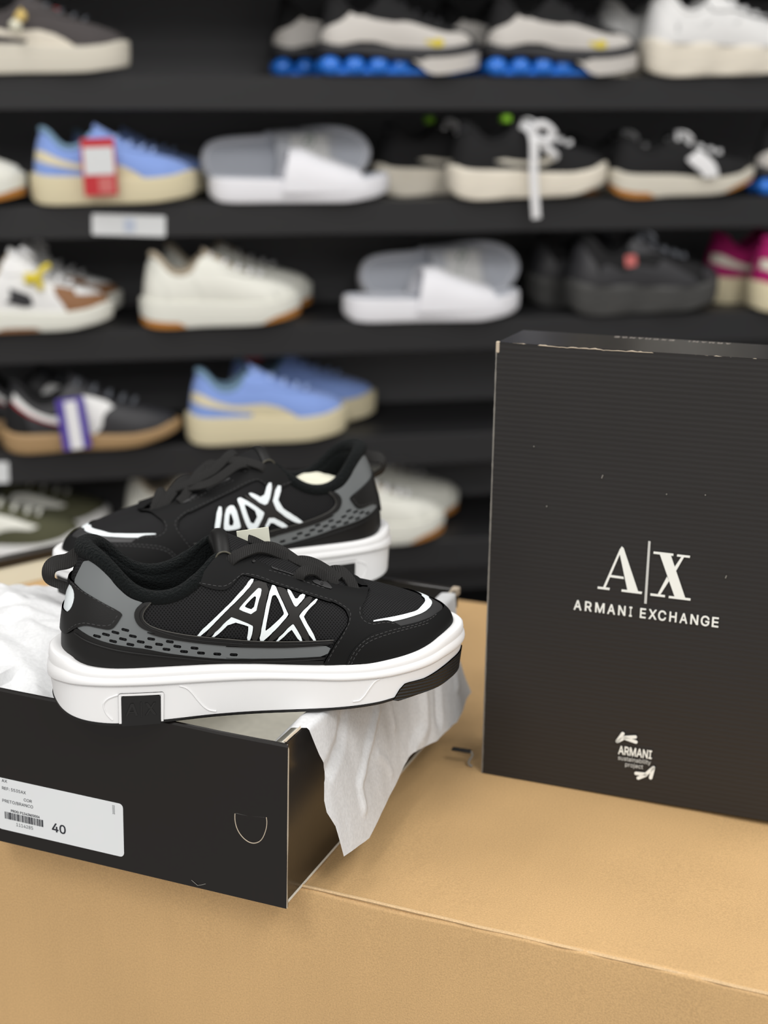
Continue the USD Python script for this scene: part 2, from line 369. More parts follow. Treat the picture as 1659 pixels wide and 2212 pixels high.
# panel outlines on the upper, as (u, v): u round the shoe from the heel by the outer side to the toe and back, v from the sole up
PANELS = {
    "quarter_panel": [[[0.0874,0.9699],[0.1062,0.9047],[0.113,0.889],[0.1201,0.8794],[0.1354,0.8676],[0.1428,0.8664],[0.1498,0.8696],[0.167,0.8885],[0.173,0.8889],[0.1552,0.778],[0.1478,0.7263],[0.1421,0.6796],[0.1381,0.6377],[0.1356,0.5994],[0.1345,0.5634],[0.1346,0.5341],[0.1357,0.5104],[0.1381,0.4921],[0.1417,0.4792],[0.1526,0.4564],[0.1515,0.4519],[0.1431,0.4544],[0.142,0.4471],[0.1481,0.4299],[0.1558,0.416],[0.1841,0.3794],[0.2374,0.2857],[0.2372,0.2831],[0.2213,0.302],[0.232,0.2872],[0.2474,0.2715],[0.2639,0.2594],[0.3196,0.2234],[0.3218,0.199],[0.3144,0.1515],[0.305,0.1261],[0.2353,0.108],[0.2208,0.1133],[0.2086,0.1255],[0.2246,0.1088],[0.2243,0.104],[0.2091,0.1093],[0.195,0.1248],[0.1522,0.2011],[0.1321,0.2434],[0.1219,0.2541],[0.08,0.2779],[0.0625,0.2979],[0.0528,0.3054],[0.0517,0.307],[0.0447,0.3364],[0.0407,0.4041],[0.0376,0.4958],[0.0351,0.5498],[0.0321,0.6017],[0.0282,0.6532],[0.0264,0.6921],[0.0291,0.754],[0.0349,0.8671],[0.0369,0.8867],[0.0393,0.895],[0.061,0.9578],[0.0724,0.9797],[0.0805,0.9801]],[[0.0725,0.3072],[0.0725,0.3008],[0.073,0.2964],[0.0738,0.2951],[0.0798,0.2966],[0.0807,0.2984],[0.0814,0.3032],[0.0819,0.3098],[0.0819,0.3162],[0.0814,0.3208],[0.0807,0.3224],[0.0745,0.3206],[0.0737,0.3185],[0.0729,0.3136]],[[0.0836,0.351],[0.0831,0.3444],[0.0831,0.338],[0.0836,0.3333],[0.0843,0.3317],[0.0903,0.3313],[0.0911,0.3329],[0.0919,0.3376],[0.0924,0.3443],[0.0925,0.351],[0.0921,0.356],[0.0913,0.3578],[0.0852,0.3577],[0.0844,0.3559]],[[0.0963,0.3963],[0.0954,0.3915],[0.0949,0.3848],[0.0948,0.3779],[0.0952,0.3729],[0.0959,0.371],[0.102,0.3688],[0.1029,0.3702],[0.1037,0.375],[0.1043,0.3819],[0.1044,0.389],[0.1041,0.3944],[0.1034,0.3966],[0.0972,0.398]],[[0.1108,0.445],[0.1098,0.4432],[0.1088,0.438],[0.1081,0.4307],[0.1079,0.4234],[0.1082,0.418],[0.1089,0.4158],[0.1152,0.413],[0.1161,0.4145],[0.1171,0.4197],[0.1179,0.4272],[0.1182,0.4352],[0.118,0.441],[0.1173,0.4433]],[[0.0989,0.308],[0.0931,0.3105],[0.0923,0.3089],[0.0915,0.3042],[0.0911,0.2976],[0.0911,0.2908],[0.0915,0.2858],[0.0922,0.2837],[0.0978,0.2807],[0.0986,0.2819],[0.0994,0.2866],[0.0998,0.2934],[0.0999,0.3004],[0.0996,0.3057]],[[0.1115,0.342],[0.1109,0.3444],[0.105,0.3474],[0.1041,0.3459],[0.1033,0.3411],[0.1028,0.3341],[0.1027,0.3271],[0.103,0.3217],[0.1037,0.3195],[0.1094,0.3156],[0.1103,0.3169],[0.1111,0.3217],[0.1117,0.3288],[0.1118,0.3362]],[[0.1252,0.3815],[0.125,0.3877],[0.1243,0.3904],[0.1183,0.3936],[0.1173,0.3919],[0.1164,0.3867],[0.1157,0.3792],[0.1155,0.3717],[0.1157,0.366],[0.1164,0.3634],[0.1223,0.3592],[0.1232,0.3606],[0.1241,0.3658],[0.1249,0.3734]],[[0.1187,0.2817],[0.1188,0.2895],[0.1185,0.2953],[0.1179,0.298],[0.1123,0.3021],[0.1114,0.3006],[0.1106,0.2957],[0.1101,0.2886],[0.11,0.2813],[0.1103,0.2755],[0.111,0.273],[0.1165,0.2681],[0.1173,0.2694],[0.1181,0.2743]],[[0.1317,0.3216],[0.132,0.33],[0.1318,0.3364],[0.1312,0.3392],[0.1253,0.3424],[0.1244,0.3407],[0.1236,0.3353],[0.1229,0.3276],[0.1227,0.3197],[0.123,0.3138],[0.1236,0.3112],[0.1292,0.3068],[0.1301,0.3083],[0.131,0.3138]],[[0.1457,0.361],[0.1466,0.37],[0.1471,0.3793],[0.1471,0.3863],[0.1464,0.3889],[0.1403,0.3904],[0.1393,0.3882],[0.1382,0.3819],[0.1374,0.3733],[0.137,0.3646],[0.1371,0.3581],[0.1378,0.3555],[0.1437,0.3528],[0.1446,0.3548]],[[0.1652,0.3386],[0.1664,0.3454],[0.1675,0.3554],[0.1682,0.3656],[0.1683,0.3733],[0.1678,0.3766],[0.162,0.38],[0.1609,0.3777],[0.1597,0.3708],[0.1587,0.3611],[0.1581,0.3512],[0.1581,0.3439],[0.1586,0.3408],[0.1643,0.3366]],[[0.1355,0.2521],[0.1364,0.2535],[0.1372,0.2589],[0.1379,0.2672],[0.1381,0.2757],[0.138,0.2824],[0.1374,0.2853],[0.1319,0.2904],[0.131,0.2888],[0.1302,0.2834],[0.1295,0.2755],[0.1293,0.2672],[0.1296,0.2609],[0.1302,0.2581]],[[0.1437,0.2964],[0.1492,0.2921],[0.1501,0.2938],[0.1511,0.2999],[0.152,0.3091],[0.1524,0.3185],[0.1523,0.3255],[0.1518,0.3285],[0.1461,0.3317],[0.1451,0.3297],[0.1441,0.3236],[0.1433,0.315],[0.143,0.3061],[0.1431,0.2992]],[[0.1626,0.2847],[0.1631,0.2813],[0.1684,0.2746],[0.1693,0.2763],[0.1703,0.2829],[0.1713,0.2927],[0.1719,0.3029],[0.172,0.3109],[0.1715,0.3144],[0.1662,0.3203],[0.1652,0.3184],[0.1641,0.3118],[0.1631,0.3023],[0.1626,0.2923]],[[0.1803,0.2737],[0.1802,0.2657],[0.1807,0.2622],[0.1859,0.2558],[0.1868,0.2576],[0.1879,0.2645],[0.1889,0.2745],[0.1896,0.2853],[0.1898,0.2935],[0.1893,0.2972],[0.1841,0.3034],[0.1831,0.3013],[0.182,0.2944],[0.1809,0.2842]],[[0.1485,0.2568],[0.1482,0.2478],[0.1484,0.2409],[0.149,0.2378],[0.1542,0.2322],[0.1551,0.2339],[0.156,0.2401],[0.1567,0.2491],[0.1571,0.2587],[0.1571,0.2661],[0.1565,0.2692],[0.151,0.2736],[0.1502,0.2718],[0.1492,0.2657]],[[0.1662,0.233],[0.1658,0.223],[0.1659,0.2154],[0.1665,0.212],[0.1716,0.2059],[0.1725,0.2077],[0.1734,0.2143],[0.1742,0.2239],[0.1747,0.2342],[0.1747,0.2422],[0.1742,0.2456],[0.1689,0.251],[0.168,0.2491],[0.167,0.2425]],[[0.184,0.2224],[0.1831,0.2124],[0.1827,0.2018],[0.1827,0.1938],[0.1832,0.1902],[0.1883,0.1836],[0.1892,0.1855],[0.1901,0.1924],[0.1909,0.2027],[0.1915,0.2133],[0.1915,0.2216],[0.191,0.2252],[0.1859,0.2313],[0.185,0.2294]],[[0.201,0.2097],[0.1999,0.2026],[0.1991,0.1923],[0.1986,0.1814],[0.1986,0.1731],[0.1991,0.1695],[0.2041,0.1636],[0.205,0.1657],[0.2059,0.173],[0.2068,0.1834],[0.2073,0.1944],[0.2073,0.2026],[0.2069,0.2062],[0.2018,0.2118]],[[0.218,0.1974],[0.2171,0.1952],[0.2161,0.1879],[0.2152,0.1774],[0.2147,0.1665],[0.2148,0.1583],[0.2153,0.1549],[0.2203,0.151],[0.2212,0.1533],[0.2221,0.1606],[0.223,0.171],[0.2235,0.1817],[0.2235,0.1897],[0.2231,0.1931]]],
    "foxing": [[[-0.3053,0.0775],[-0.2876,0.0758],[-0.2671,0.0686],[-0.2296,0.0429],[-0.2162,0.0466],[-0.2046,0.0548],[-0.1903,0.0739],[-0.1599,0.1325],[-0.1336,0.1772],[-0.1158,0.1959],[-0.0781,0.2257],[-0.056,0.25],[-0.0503,0.2603],[-0.0425,0.2455],[-0.0254,0.1987],[-0.0002,0.1892],[0.0254,0.1987],[0.0425,0.2455],[0.0503,0.2603],[0.056,0.25],[0.0781,0.2257],[0.1158,0.1959],[0.1336,0.1772],[0.1599,0.1325],[0.1901,0.0742],[0.2083,0.0514],[0.2292,0.0428],[0.2671,0.0686],[0.2876,0.0758],[0.3053,0.0775],[0.3053,0.0001],[-0.3053,0.0]]],
    "lower_trim": [[[0.0482,0.2488],[0.046,0.26],[0.0477,0.2809],[0.0498,0.2953],[0.0522,0.3016],[0.0561,0.3034],[0.0877,0.2721],[0.1259,0.2514],[0.1334,0.2416],[0.1522,0.2011],[0.195,0.1248],[0.2091,0.1093],[0.2243,0.104],[0.2246,0.1088],[0.2086,0.1255],[0.2208,0.1133],[0.2353,0.108],[0.2997,0.1256],[0.305,0.1261],[0.3099,0.118],[0.3075,0.1018],[0.2966,0.0888],[0.2417,0.0472],[0.2325,0.0393],[0.2309,0.0328],[0.2182,0.0349],[0.2023,0.0453],[0.1859,0.0688],[0.1483,0.1416],[0.1353,0.1623],[0.097,0.2049],[0.0656,0.2358]]],
    "window_trim": [[[0.1702,0.8686],[0.1774,0.9],[0.1823,0.9141],[0.1887,0.9267],[0.1899,0.9222],[0.1861,0.8927],[0.1669,0.7697],[0.159,0.7106],[0.1538,0.6612],[0.1511,0.6217],[0.1512,0.5892],[0.1535,0.5612],[0.1582,0.5409],[0.1651,0.5266],[0.1869,0.4946],[0.2054,0.4596],[0.2167,0.4419],[0.2253,0.4244],[0.2439,0.3782],[0.2551,0.3561],[0.3022,0.2895],[0.3135,0.2774],[0.3256,0.2709],[0.3318,0.261],[0.329,0.2421],[0.3225,0.2333],[0.3094,0.2325],[0.2795,0.2488],[0.2383,0.2802],[0.2213,0.302],[0.2372,0.2831],[0.2374,0.2857],[0.1841,0.3794],[0.1558,0.416],[0.1481,0.4299],[0.142,0.4471],[0.1431,0.4544],[0.1515,0.4519],[0.1526,0.4564],[0.1417,0.4792],[0.1381,0.4921],[0.1357,0.5104],[0.1346,0.5341],[0.1345,0.5634],[0.1356,0.5994],[0.1381,0.6377],[0.1421,0.6796],[0.1478,0.7263],[0.1628,0.8265]]],
    "heel_counter": [[[-0.1129,0.602],[-0.1054,0.6115],[-0.0711,0.629],[-0.045,0.6359],[-0.0259,0.661],[0.0258,0.661],[0.045,0.6359],[0.0676,0.6305],[0.1054,0.6115],[0.1129,0.602],[0.115,0.591],[0.1151,0.5772],[0.1022,0.4584],[0.0989,0.4307],[0.0957,0.411],[0.0926,0.3993],[0.089,0.3924],[0.0693,0.378],[0.0647,0.3703],[0.0602,0.3562],[0.0541,0.3272],[0.0511,0.3091],[0.0421,0.2431],[0.0359,0.2096],[0.028,0.1847],[-0.006,0.179],[-0.028,0.1847],[-0.0359,0.2096],[-0.0381,0.2209],[-0.0455,0.2654],[-0.0511,0.3092],[-0.0555,0.3352],[-0.0602,0.3562],[-0.0647,0.3703],[-0.0693,0.378],[-0.089,0.3924],[-0.0926,0.3993],[-0.0957,0.411],[-0.0989,0.4307],[-0.1022,0.4584],[-0.1151,0.5769],[-0.115,0.591]],[[0.0243,0.3793],[0.0289,0.3885],[0.0315,0.4032],[0.0339,0.4174],[0.0368,0.4524],[0.0383,0.4967],[0.0382,0.5163],[0.0381,0.5358],[0.0361,0.5679],[0.0326,0.5943],[0.0247,0.6186],[0.0,0.6236],[-0.024,0.619],[-0.0263,0.6159],[-0.0327,0.5936],[-0.0361,0.5679],[-0.0381,0.5352],[-0.0383,0.4967],[-0.0368,0.4524],[-0.0338,0.4165],[-0.0292,0.3898],[-0.0269,0.3822],[0.0,0.3719]]],
    "heel_tab": [[[-0.0262,0.3652],[-0.03,0.3773],[-0.0354,0.4074],[-0.0388,0.4472],[-0.0405,0.4972],[-0.0405,0.5113],[-0.0404,0.5398],[-0.0384,0.5746],[-0.0349,0.6003],[-0.0254,0.6262],[-0.006,0.6308],[0.0254,0.6262],[0.0349,0.6003],[0.0384,0.5746],[0.0404,0.5396],[0.0405,0.4972],[0.0388,0.4472],[0.0354,0.4074],[0.03,0.3773],[0.0262,0.3652],[0.0086,0.3577],[0.006,0.3517],[-0.006,0.3517],[-0.0086,0.3577]]],
    "eyestay": [[[0.2737,0.9903],[0.2737,1.0],[0.4945,1.0],[0.4945,0.9628],[0.4804,0.9385],[0.4672,0.8793],[0.4458,0.746],[0.4356,0.6877],[0.4273,0.6466],[0.4125,0.5801],[0.4057,0.5453],[0.4003,0.5112],[0.3963,0.4777],[0.3945,0.4514],[0.3946,0.4315],[0.3967,0.4208],[0.4097,0.4174],[0.4128,0.4088],[0.4145,0.3927],[0.4154,0.3736],[0.4156,0.337],[0.415,0.3299],[0.3989,0.3223],[0.3864,0.3099],[0.3769,0.2961],[0.3669,0.2697],[0.3568,0.2326],[0.3457,0.1708],[0.3401,0.125],[0.3354,0.077],[0.3274,0.0229],[0.3107,0.0166],[0.3054,0.0202],[0.3045,0.0482],[0.309,0.097],[0.3128,0.1274],[0.321,0.1813],[0.3301,0.2338],[0.3687,0.4134],[0.3793,0.4757],[0.3877,0.5419],[0.39,0.5714],[0.3903,0.5959],[0.3899,0.619],[0.3887,0.64],[0.3878,0.6433],[0.3874,0.6294],[0.3848,0.6337],[0.3775,0.6619],[0.3684,0.69],[0.3606,0.708],[0.3503,0.7248],[0.346,0.7365],[0.3275,0.7995],[0.3249,0.7981],[0.3126,0.7769],[0.3055,0.7705],[0.3008,0.7725],[0.2969,0.7819],[0.2942,0.7942],[0.2885,0.8342],[0.2827,0.8908]]],
    "toe_guard": [[[0.3264,0.0],[0.3264,0.0226],[0.328,0.0514],[0.3335,0.1137],[0.341,0.1686],[0.3483,0.2062],[0.3635,0.2677],[0.3764,0.3058],[0.3827,0.3187],[0.3912,0.3304],[0.4023,0.3359],[0.4102,0.3342],[0.4178,0.3274],[0.425,0.317],[0.441,0.2866],[0.4473,0.2797],[0.4571,0.2822],[0.472,0.296],[0.4937,0.3085],[0.4949,0.3104],[0.495,0.315],[0.4999,0.3126],[0.505,0.315],[0.5051,0.3104],[0.5063,0.3085],[0.528,0.296],[0.5429,0.2822],[0.5533,0.2798],[0.5619,0.2915],[0.575,0.3171],[0.586,0.3314],[0.5977,0.3359],[0.6088,0.3304],[0.6189,0.3158],[0.6324,0.2816],[0.6424,0.2453],[0.6535,0.1981],[0.6616,0.152],[0.6665,0.1138],[0.6709,0.0652],[0.6736,0.0225],[0.6736,0.0]]],
    "toe_stripe": [[[0.397,0.418],[0.4,0.434],[0.4062,0.4378],[0.4092,0.4383],[0.4164,0.4363],[0.4247,0.4307],[0.4391,0.4151],[0.4451,0.4105],[0.4479,0.4095],[0.4507,0.4111],[0.4536,0.4152],[0.4565,0.4219],[0.4629,0.4421],[0.5,0.57],[0.5371,0.4421],[0.5435,0.4219],[0.5464,0.4152],[0.5493,0.4111],[0.5521,0.4095],[0.5549,0.4105],[0.5609,0.4151],[0.5753,0.4307],[0.5836,0.4363],[0.5908,0.4383],[0.5938,0.4378],[0.6,0.434],[0.603,0.418],[0.6,0.3985],[0.5972,0.3912],[0.5955,0.389],[0.5935,0.388],[0.586,0.39],[0.583,0.389],[0.5763,0.3832],[0.5596,0.365],[0.5531,0.362],[0.5499,0.362],[0.5466,0.3636],[0.5434,0.3669],[0.5401,0.3717],[0.5302,0.3956],[0.5,0.495],[0.4698,0.3956],[0.4599,0.3717],[0.4566,0.3669],[0.4534,0.3636],[0.4501,0.362],[0.4469,0.362],[0.4404,0.365],[0.4237,0.3832],[0.417,0.389],[0.414,0.39],[0.4065,0.388],[0.4045,0.389],[0.4028,0.3912],[0.4,0.3985]]],
    "toe_band": [[[0.405,0.36],[0.415,0.397],[0.4272,0.3846],[0.4371,0.373],[0.4436,0.368],[0.4501,0.367],[0.4534,0.3686],[0.4566,0.3719],[0.4631,0.3832],[0.4698,0.4006],[0.5,0.5],[0.5302,0.4006],[0.5369,0.3832],[0.5434,0.3719],[0.5466,0.3686],[0.5499,0.367],[0.5564,0.368],[0.5629,0.373],[0.5728,0.3846],[0.585,0.397],[0.595,0.36],[0.5882,0.3386],[0.5813,0.3247],[0.5724,0.3103],[0.564,0.2981],[0.5563,0.2886],[0.5499,0.2831],[0.5471,0.2819],[0.5441,0.2818],[0.5374,0.2853],[0.5237,0.2971],[0.5,0.315],[0.4763,0.2971],[0.4591,0.2829],[0.4559,0.2818],[0.4529,0.2819],[0.4501,0.2831],[0.4437,0.2886],[0.436,0.2981],[0.4187,0.3247],[0.4118,0.3386]]],
    "eyelet_strip": [[[0.3708,1.0],[0.375,1.0],[0.4,1.0],[0.3975,0.9637],[0.3954,0.9549],[0.3915,0.9592],[0.3857,0.9721],[0.3831,0.9733],[0.3792,0.9729],[0.3722,0.9616],[0.3687,0.9618],[0.3686,0.9757],[0.3696,0.994]]],
    "eyelet_strip_2": [[[0.4093,0.9403],[0.4192,0.9999],[0.4208,1.0],[0.4208,0.975],[0.425,1.0],[0.425,0.975],[0.4292,1.0],[0.4295,0.9936],[0.4298,0.9728],[0.4268,0.915],[0.4212,0.8458],[0.4168,0.8236],[0.4129,0.8365],[0.4098,0.8619],[0.4071,0.8998]]],
    "eyelet_0": [[[0.3792,1.0],[0.3792,1.0],[0.3792,1.0],[0.3789,0.995],[0.3779,0.9919],[0.3776,0.9982],[0.375,0.975],[0.375,0.975],[0.3792,1.0],[0.3792,1.0],[0.3792,1.0],[0.3792,1.0]]],
    "eyelet_1": [[[0.419,0.9111],[0.4168,0.8933],[0.4146,0.8796],[0.4129,0.8726],[0.4121,0.8736],[0.4125,0.8823],[0.4139,0.8968],[0.416,0.9142],[0.4183,0.9298],[0.4201,0.939],[0.4209,0.9382],[0.4205,0.9276]]],
    "eyelet_2": [[[0.3538,0.9691],[0.3529,0.9566],[0.3516,0.9448],[0.3504,0.937],[0.3495,0.9353],[0.3492,0.9397],[0.3496,0.9485],[0.3505,0.9601],[0.3517,0.9718],[0.3529,0.9803],[0.3537,0.9829],[0.3541,0.9788]]],
    "logo_white_a": [[[0.3308,0.7656],[0.3329,0.7633],[0.3294,0.7426],[0.3259,0.7297],[0.3209,0.7136],[0.3176,0.707],[0.3079,0.6926],[0.284,0.673],[0.2737,0.6574],[0.2625,0.6345],[0.2503,0.6024],[0.2374,0.5617],[0.2191,0.4969],[0.2088,0.4552],[0.2067,0.4651],[0.2172,0.5163],[0.2251,0.5495],[0.2409,0.601],[0.2556,0.6404],[0.267,0.6653],[0.2794,0.6858],[0.3131,0.7183],[0.3195,0.7309]]],
    "logo_white_b": [[[0.3274,0.6943],[0.329,0.6876],[0.3271,0.6743],[0.3212,0.647],[0.3007,0.5768],[0.2923,0.5723],[0.2894,0.6104],[0.2887,0.6333],[0.2923,0.6423],[0.3159,0.672]],[[0.3151,0.6518],[0.3142,0.6527],[0.3127,0.6507],[0.3096,0.6476],[0.3064,0.6437],[0.3015,0.6385],[0.297,0.6319],[0.2962,0.6271],[0.2966,0.6156],[0.2983,0.5977],[0.303,0.6019],[0.3106,0.6275],[0.3147,0.6434],[0.3153,0.6488]]],
    "logo_white_c": [[[0.2337,0.499],[0.2458,0.5404],[0.2552,0.5682],[0.2618,0.5851],[0.2719,0.605],[0.2727,0.6003],[0.2747,0.5724],[0.2777,0.5224],[0.2786,0.4927],[0.2771,0.482],[0.2538,0.3586],[0.2517,0.3604],[0.2562,0.3969],[0.2739,0.4965],[0.2723,0.5178],[0.2682,0.5542],[0.2564,0.547],[0.2461,0.5152],[0.2236,0.4367],[0.2213,0.4417]]],
    "logo_white_d": [[[0.3447,0.7216],[0.3465,0.7207],[0.3459,0.7054],[0.3323,0.5782],[0.3221,0.4903],[0.3168,0.4741],[0.2876,0.4058],[0.2746,0.3671],[0.2655,0.336],[0.2631,0.3387],[0.2674,0.375],[0.2824,0.4536],[0.2937,0.5024],[0.3238,0.6171],[0.3376,0.6829]],[[0.3312,0.6305],[0.3295,0.6244],[0.3213,0.5887],[0.3165,0.5695],[0.2998,0.5054],[0.293,0.4781],[0.285,0.4408],[0.2831,0.4291],[0.2873,0.4374],[0.2914,0.4446],[0.2953,0.4526],[0.2992,0.4598],[0.3085,0.4766],[0.3141,0.4883],[0.3179,0.4968],[0.3199,0.5055],[0.3244,0.5389],[0.3316,0.6003],[0.3346,0.6333],[0.3337,0.6331],[0.3329,0.6332]]],
    "logo_white_e": [[[0.356,0.705],[0.3575,0.7025],[0.3572,0.6906],[0.3503,0.6166],[0.3531,0.6214],[0.3616,0.6633],[0.3669,0.6837],[0.3682,0.6761],[0.361,0.6336],[0.3525,0.594],[0.3425,0.5527],[0.3402,0.5445],[0.3386,0.5438],[0.3396,0.5585],[0.3525,0.6788]]],
    "logo_white_f": [[[0.375,0.6514],[0.3759,0.6465],[0.365,0.5932],[0.3336,0.4643],[0.3283,0.4143],[0.3205,0.3228],[0.3159,0.2756],[0.3135,0.2781],[0.316,0.3277],[0.3225,0.3999],[0.3292,0.4649],[0.3306,0.4729],[0.3509,0.5492]]],
    "logo_white_g": [[[0.2867,0.3557],[0.3048,0.404],[0.3139,0.4227],[0.3147,0.4194],[0.3064,0.322],[0.3027,0.2877],[0.3008,0.2905],[0.3015,0.3174],[0.3067,0.3886],[0.3001,0.375],[0.2801,0.3187],[0.2781,0.3211]]],
    "logo_letter_a": [[[0.3355,0.7478],[0.3406,0.732],[0.3333,0.6674],[0.32,0.6072],[0.2888,0.4867],[0.2607,0.3518],[0.2574,0.3573],[0.2603,0.3891],[0.2773,0.4785],[0.279,0.4913],[0.2781,0.5244],[0.2731,0.6024],[0.2721,0.6087],[0.2621,0.5882],[0.2552,0.5695],[0.2192,0.4504],[0.2151,0.4554],[0.2304,0.5324],[0.246,0.5853],[0.2629,0.6312],[0.274,0.6537],[0.2841,0.6691],[0.3079,0.6886],[0.3133,0.6963],[0.3208,0.7105],[0.3286,0.7395]],[[0.3274,0.6943],[0.3255,0.6912],[0.3216,0.6822],[0.3197,0.6784],[0.3159,0.672],[0.3122,0.6664],[0.3068,0.6595],[0.2996,0.6518],[0.2923,0.6423],[0.2904,0.6395],[0.2887,0.6333],[0.2894,0.6104],[0.2923,0.5723],[0.2957,0.5743],[0.3007,0.5768],[0.3092,0.6039],[0.3142,0.6207],[0.3194,0.6401],[0.323,0.6545],[0.3271,0.6743],[0.329,0.6876],[0.3285,0.6931]]],
    "logo_letter_x": [[[0.2708,0.3341],[0.2791,0.3732],[0.2835,0.3897],[0.2959,0.4228],[0.3207,0.4798],[0.3223,0.4867],[0.3327,0.5754],[0.3461,0.702],[0.3478,0.7075],[0.3495,0.7128],[0.3531,0.7071],[0.3525,0.6814],[0.3392,0.5611],[0.3382,0.5451],[0.3384,0.5402],[0.3403,0.5406],[0.3474,0.5671],[0.3612,0.63],[0.3704,0.6641],[0.3725,0.6585],[0.3595,0.5894],[0.3452,0.53],[0.3304,0.4765],[0.329,0.4683],[0.3222,0.4026],[0.3157,0.3304],[0.31,0.2852],[0.3064,0.2881],[0.3069,0.3204],[0.3151,0.4174],[0.315,0.4225],[0.314,0.4266],[0.3028,0.4031],[0.2748,0.3294]]],
}
PATHS = [[[0.0189,0.6495],[0.0249,0.6463],[0.0276,0.6441],[0.0424,0.6292],[0.0483,0.6274],[0.0572,0.6273],[0.0655,0.6257],[0.0705,0.6237],[0.0818,0.6169],[0.0893,0.6112],[0.0968,0.6041],[0.1094,0.5886]],[[0.1065,0.5533],[0.0989,0.4787],[0.0945,0.4454],[0.0899,0.429],[0.0842,0.4168],[0.0785,0.4085],[0.07,0.3992],[0.0645,0.3906],[0.0618,0.3844],[0.0567,0.367],[0.0496,0.3292],[0.0407,0.2639],[0.032,0.2067]],[[0.1766,0.8591],[0.1646,0.7859],[0.1563,0.7288],[0.1508,0.6804],[0.1473,0.6375],[0.1456,0.5979],[0.1464,0.5639],[0.1495,0.5342],[0.1532,0.5134],[0.1551,0.5073],[0.158,0.5029],[0.155,0.5109],[0.1613,0.4977],[0.1783,0.4512],[0.1955,0.4117],[0.2069,0.3903],[0.2158,0.3772],[0.2252,0.3613],[0.2422,0.329],[0.2283,0.3514],[0.2402,0.3295],[0.2486,0.3177],[0.2576,0.3076],[0.2774,0.2876],[0.3028,0.2637],[0.3094,0.2585],[0.3165,0.2542],[0.3216,0.2523],[0.3286,0.2514]],[[0.0488,0.2507],[0.0499,0.2516],[0.0536,0.2514],[0.055,0.2505],[0.0588,0.2468],[0.0834,0.2306],[0.1072,0.2105],[0.1238,0.1943],[0.1383,0.1771],[0.1609,0.1478],[0.1693,0.1353],[0.1909,0.0986],[0.199,0.0873],[0.2077,0.0786],[0.2169,0.0729],[0.2241,0.0698],[0.2291,0.0686],[0.232,0.0691],[0.2328,0.0714],[0.2355,0.0735],[0.2552,0.0822],[0.2902,0.1006],[0.2994,0.104],[0.3067,0.1054]],[[0.2758,0.9784],[0.2941,0.8352],[0.2983,0.8083],[0.3012,0.7968],[0.3047,0.7895],[0.3087,0.7864],[0.3107,0.7862],[0.3126,0.7866],[0.3166,0.7899],[0.3212,0.7958],[0.3276,0.8089],[0.3287,0.8061],[0.3317,0.805],[0.3351,0.8017],[0.3404,0.7907],[0.3502,0.7591],[0.3547,0.7483],[0.3618,0.7357],[0.3722,0.7212],[0.3777,0.71],[0.3832,0.6948],[0.3936,0.6585],[0.3941,0.6601],[0.3948,0.6504],[0.3949,0.6085],[0.3934,0.5629],[0.392,0.5465],[0.3874,0.5112],[0.373,0.4309],[0.3363,0.252],[0.3237,0.1857],[0.3144,0.1228],[0.3075,0.051]],[[0.4104,0.5786],[0.4003,0.5267],[0.3937,0.484],[0.3899,0.4473],[0.3892,0.4273],[0.3899,0.4113],[0.3921,0.3998],[0.3937,0.3969],[0.3956,0.3961],[0.4001,0.3977],[0.4043,0.3974],[0.4063,0.3964],[0.4095,0.3899],[0.4126,0.3697],[0.414,0.329]],[[0.3618,0.9032],[0.3704,0.9224],[0.3757,0.9307],[0.3812,0.935],[0.3841,0.9355],[0.3855,0.9345],[0.3882,0.932],[0.3919,0.9236],[0.3952,0.911],[0.4009,0.8782],[0.4137,0.8142]],[[0.3296,0.0423],[0.3328,0.0809],[0.3377,0.1256],[0.3418,0.1548],[0.3485,0.1932],[0.3553,0.2254],[0.3639,0.2575],[0.3718,0.279],[0.3766,0.2885],[0.3845,0.3002],[0.3926,0.3084],[0.3963,0.3109],[0.4031,0.3134],[0.4093,0.3125],[0.4147,0.3082],[0.4212,0.2992],[0.439,0.2684],[0.4441,0.2643],[0.4493,0.2638],[0.4545,0.2672],[0.4686,0.2903]],[[0.3322,0.0306],[0.3356,0.0757],[0.3401,0.1175],[0.3456,0.1558],[0.3538,0.1998],[0.3602,0.2252],[0.3666,0.2451],[0.3759,0.2645],[0.3814,0.2732],[0.3874,0.2806],[0.3939,0.2861],[0.4021,0.2897],[0.408,0.2896],[0.4116,0.2879],[0.4151,0.285],[0.422,0.2769],[0.4271,0.2684],[0.4457,0.2246]]]
LIP = [[0.1904,0.9199],[0.1694,0.7858],[0.161,0.7252],[0.155,0.6733],[0.1518,0.6315],[0.1511,0.6137],[0.1518,0.5824],[0.1547,0.5565],[0.1571,0.5463],[0.1635,0.5306],[0.1714,0.5174],[0.1868,0.4948],[0.2117,0.4494],[0.2249,0.4225],[0.2472,0.3695],[0.2462,0.3724],[0.2402,0.3875],[0.2341,0.4032],[0.2335,0.4047],[0.2468,0.3727],[0.258,0.3518],[0.2769,0.3234],[0.2982,0.2946],[0.3072,0.2837],[0.3145,0.2767],[0.3204,0.2729],[0.3261,0.2708],[0.3333,0.2704]]
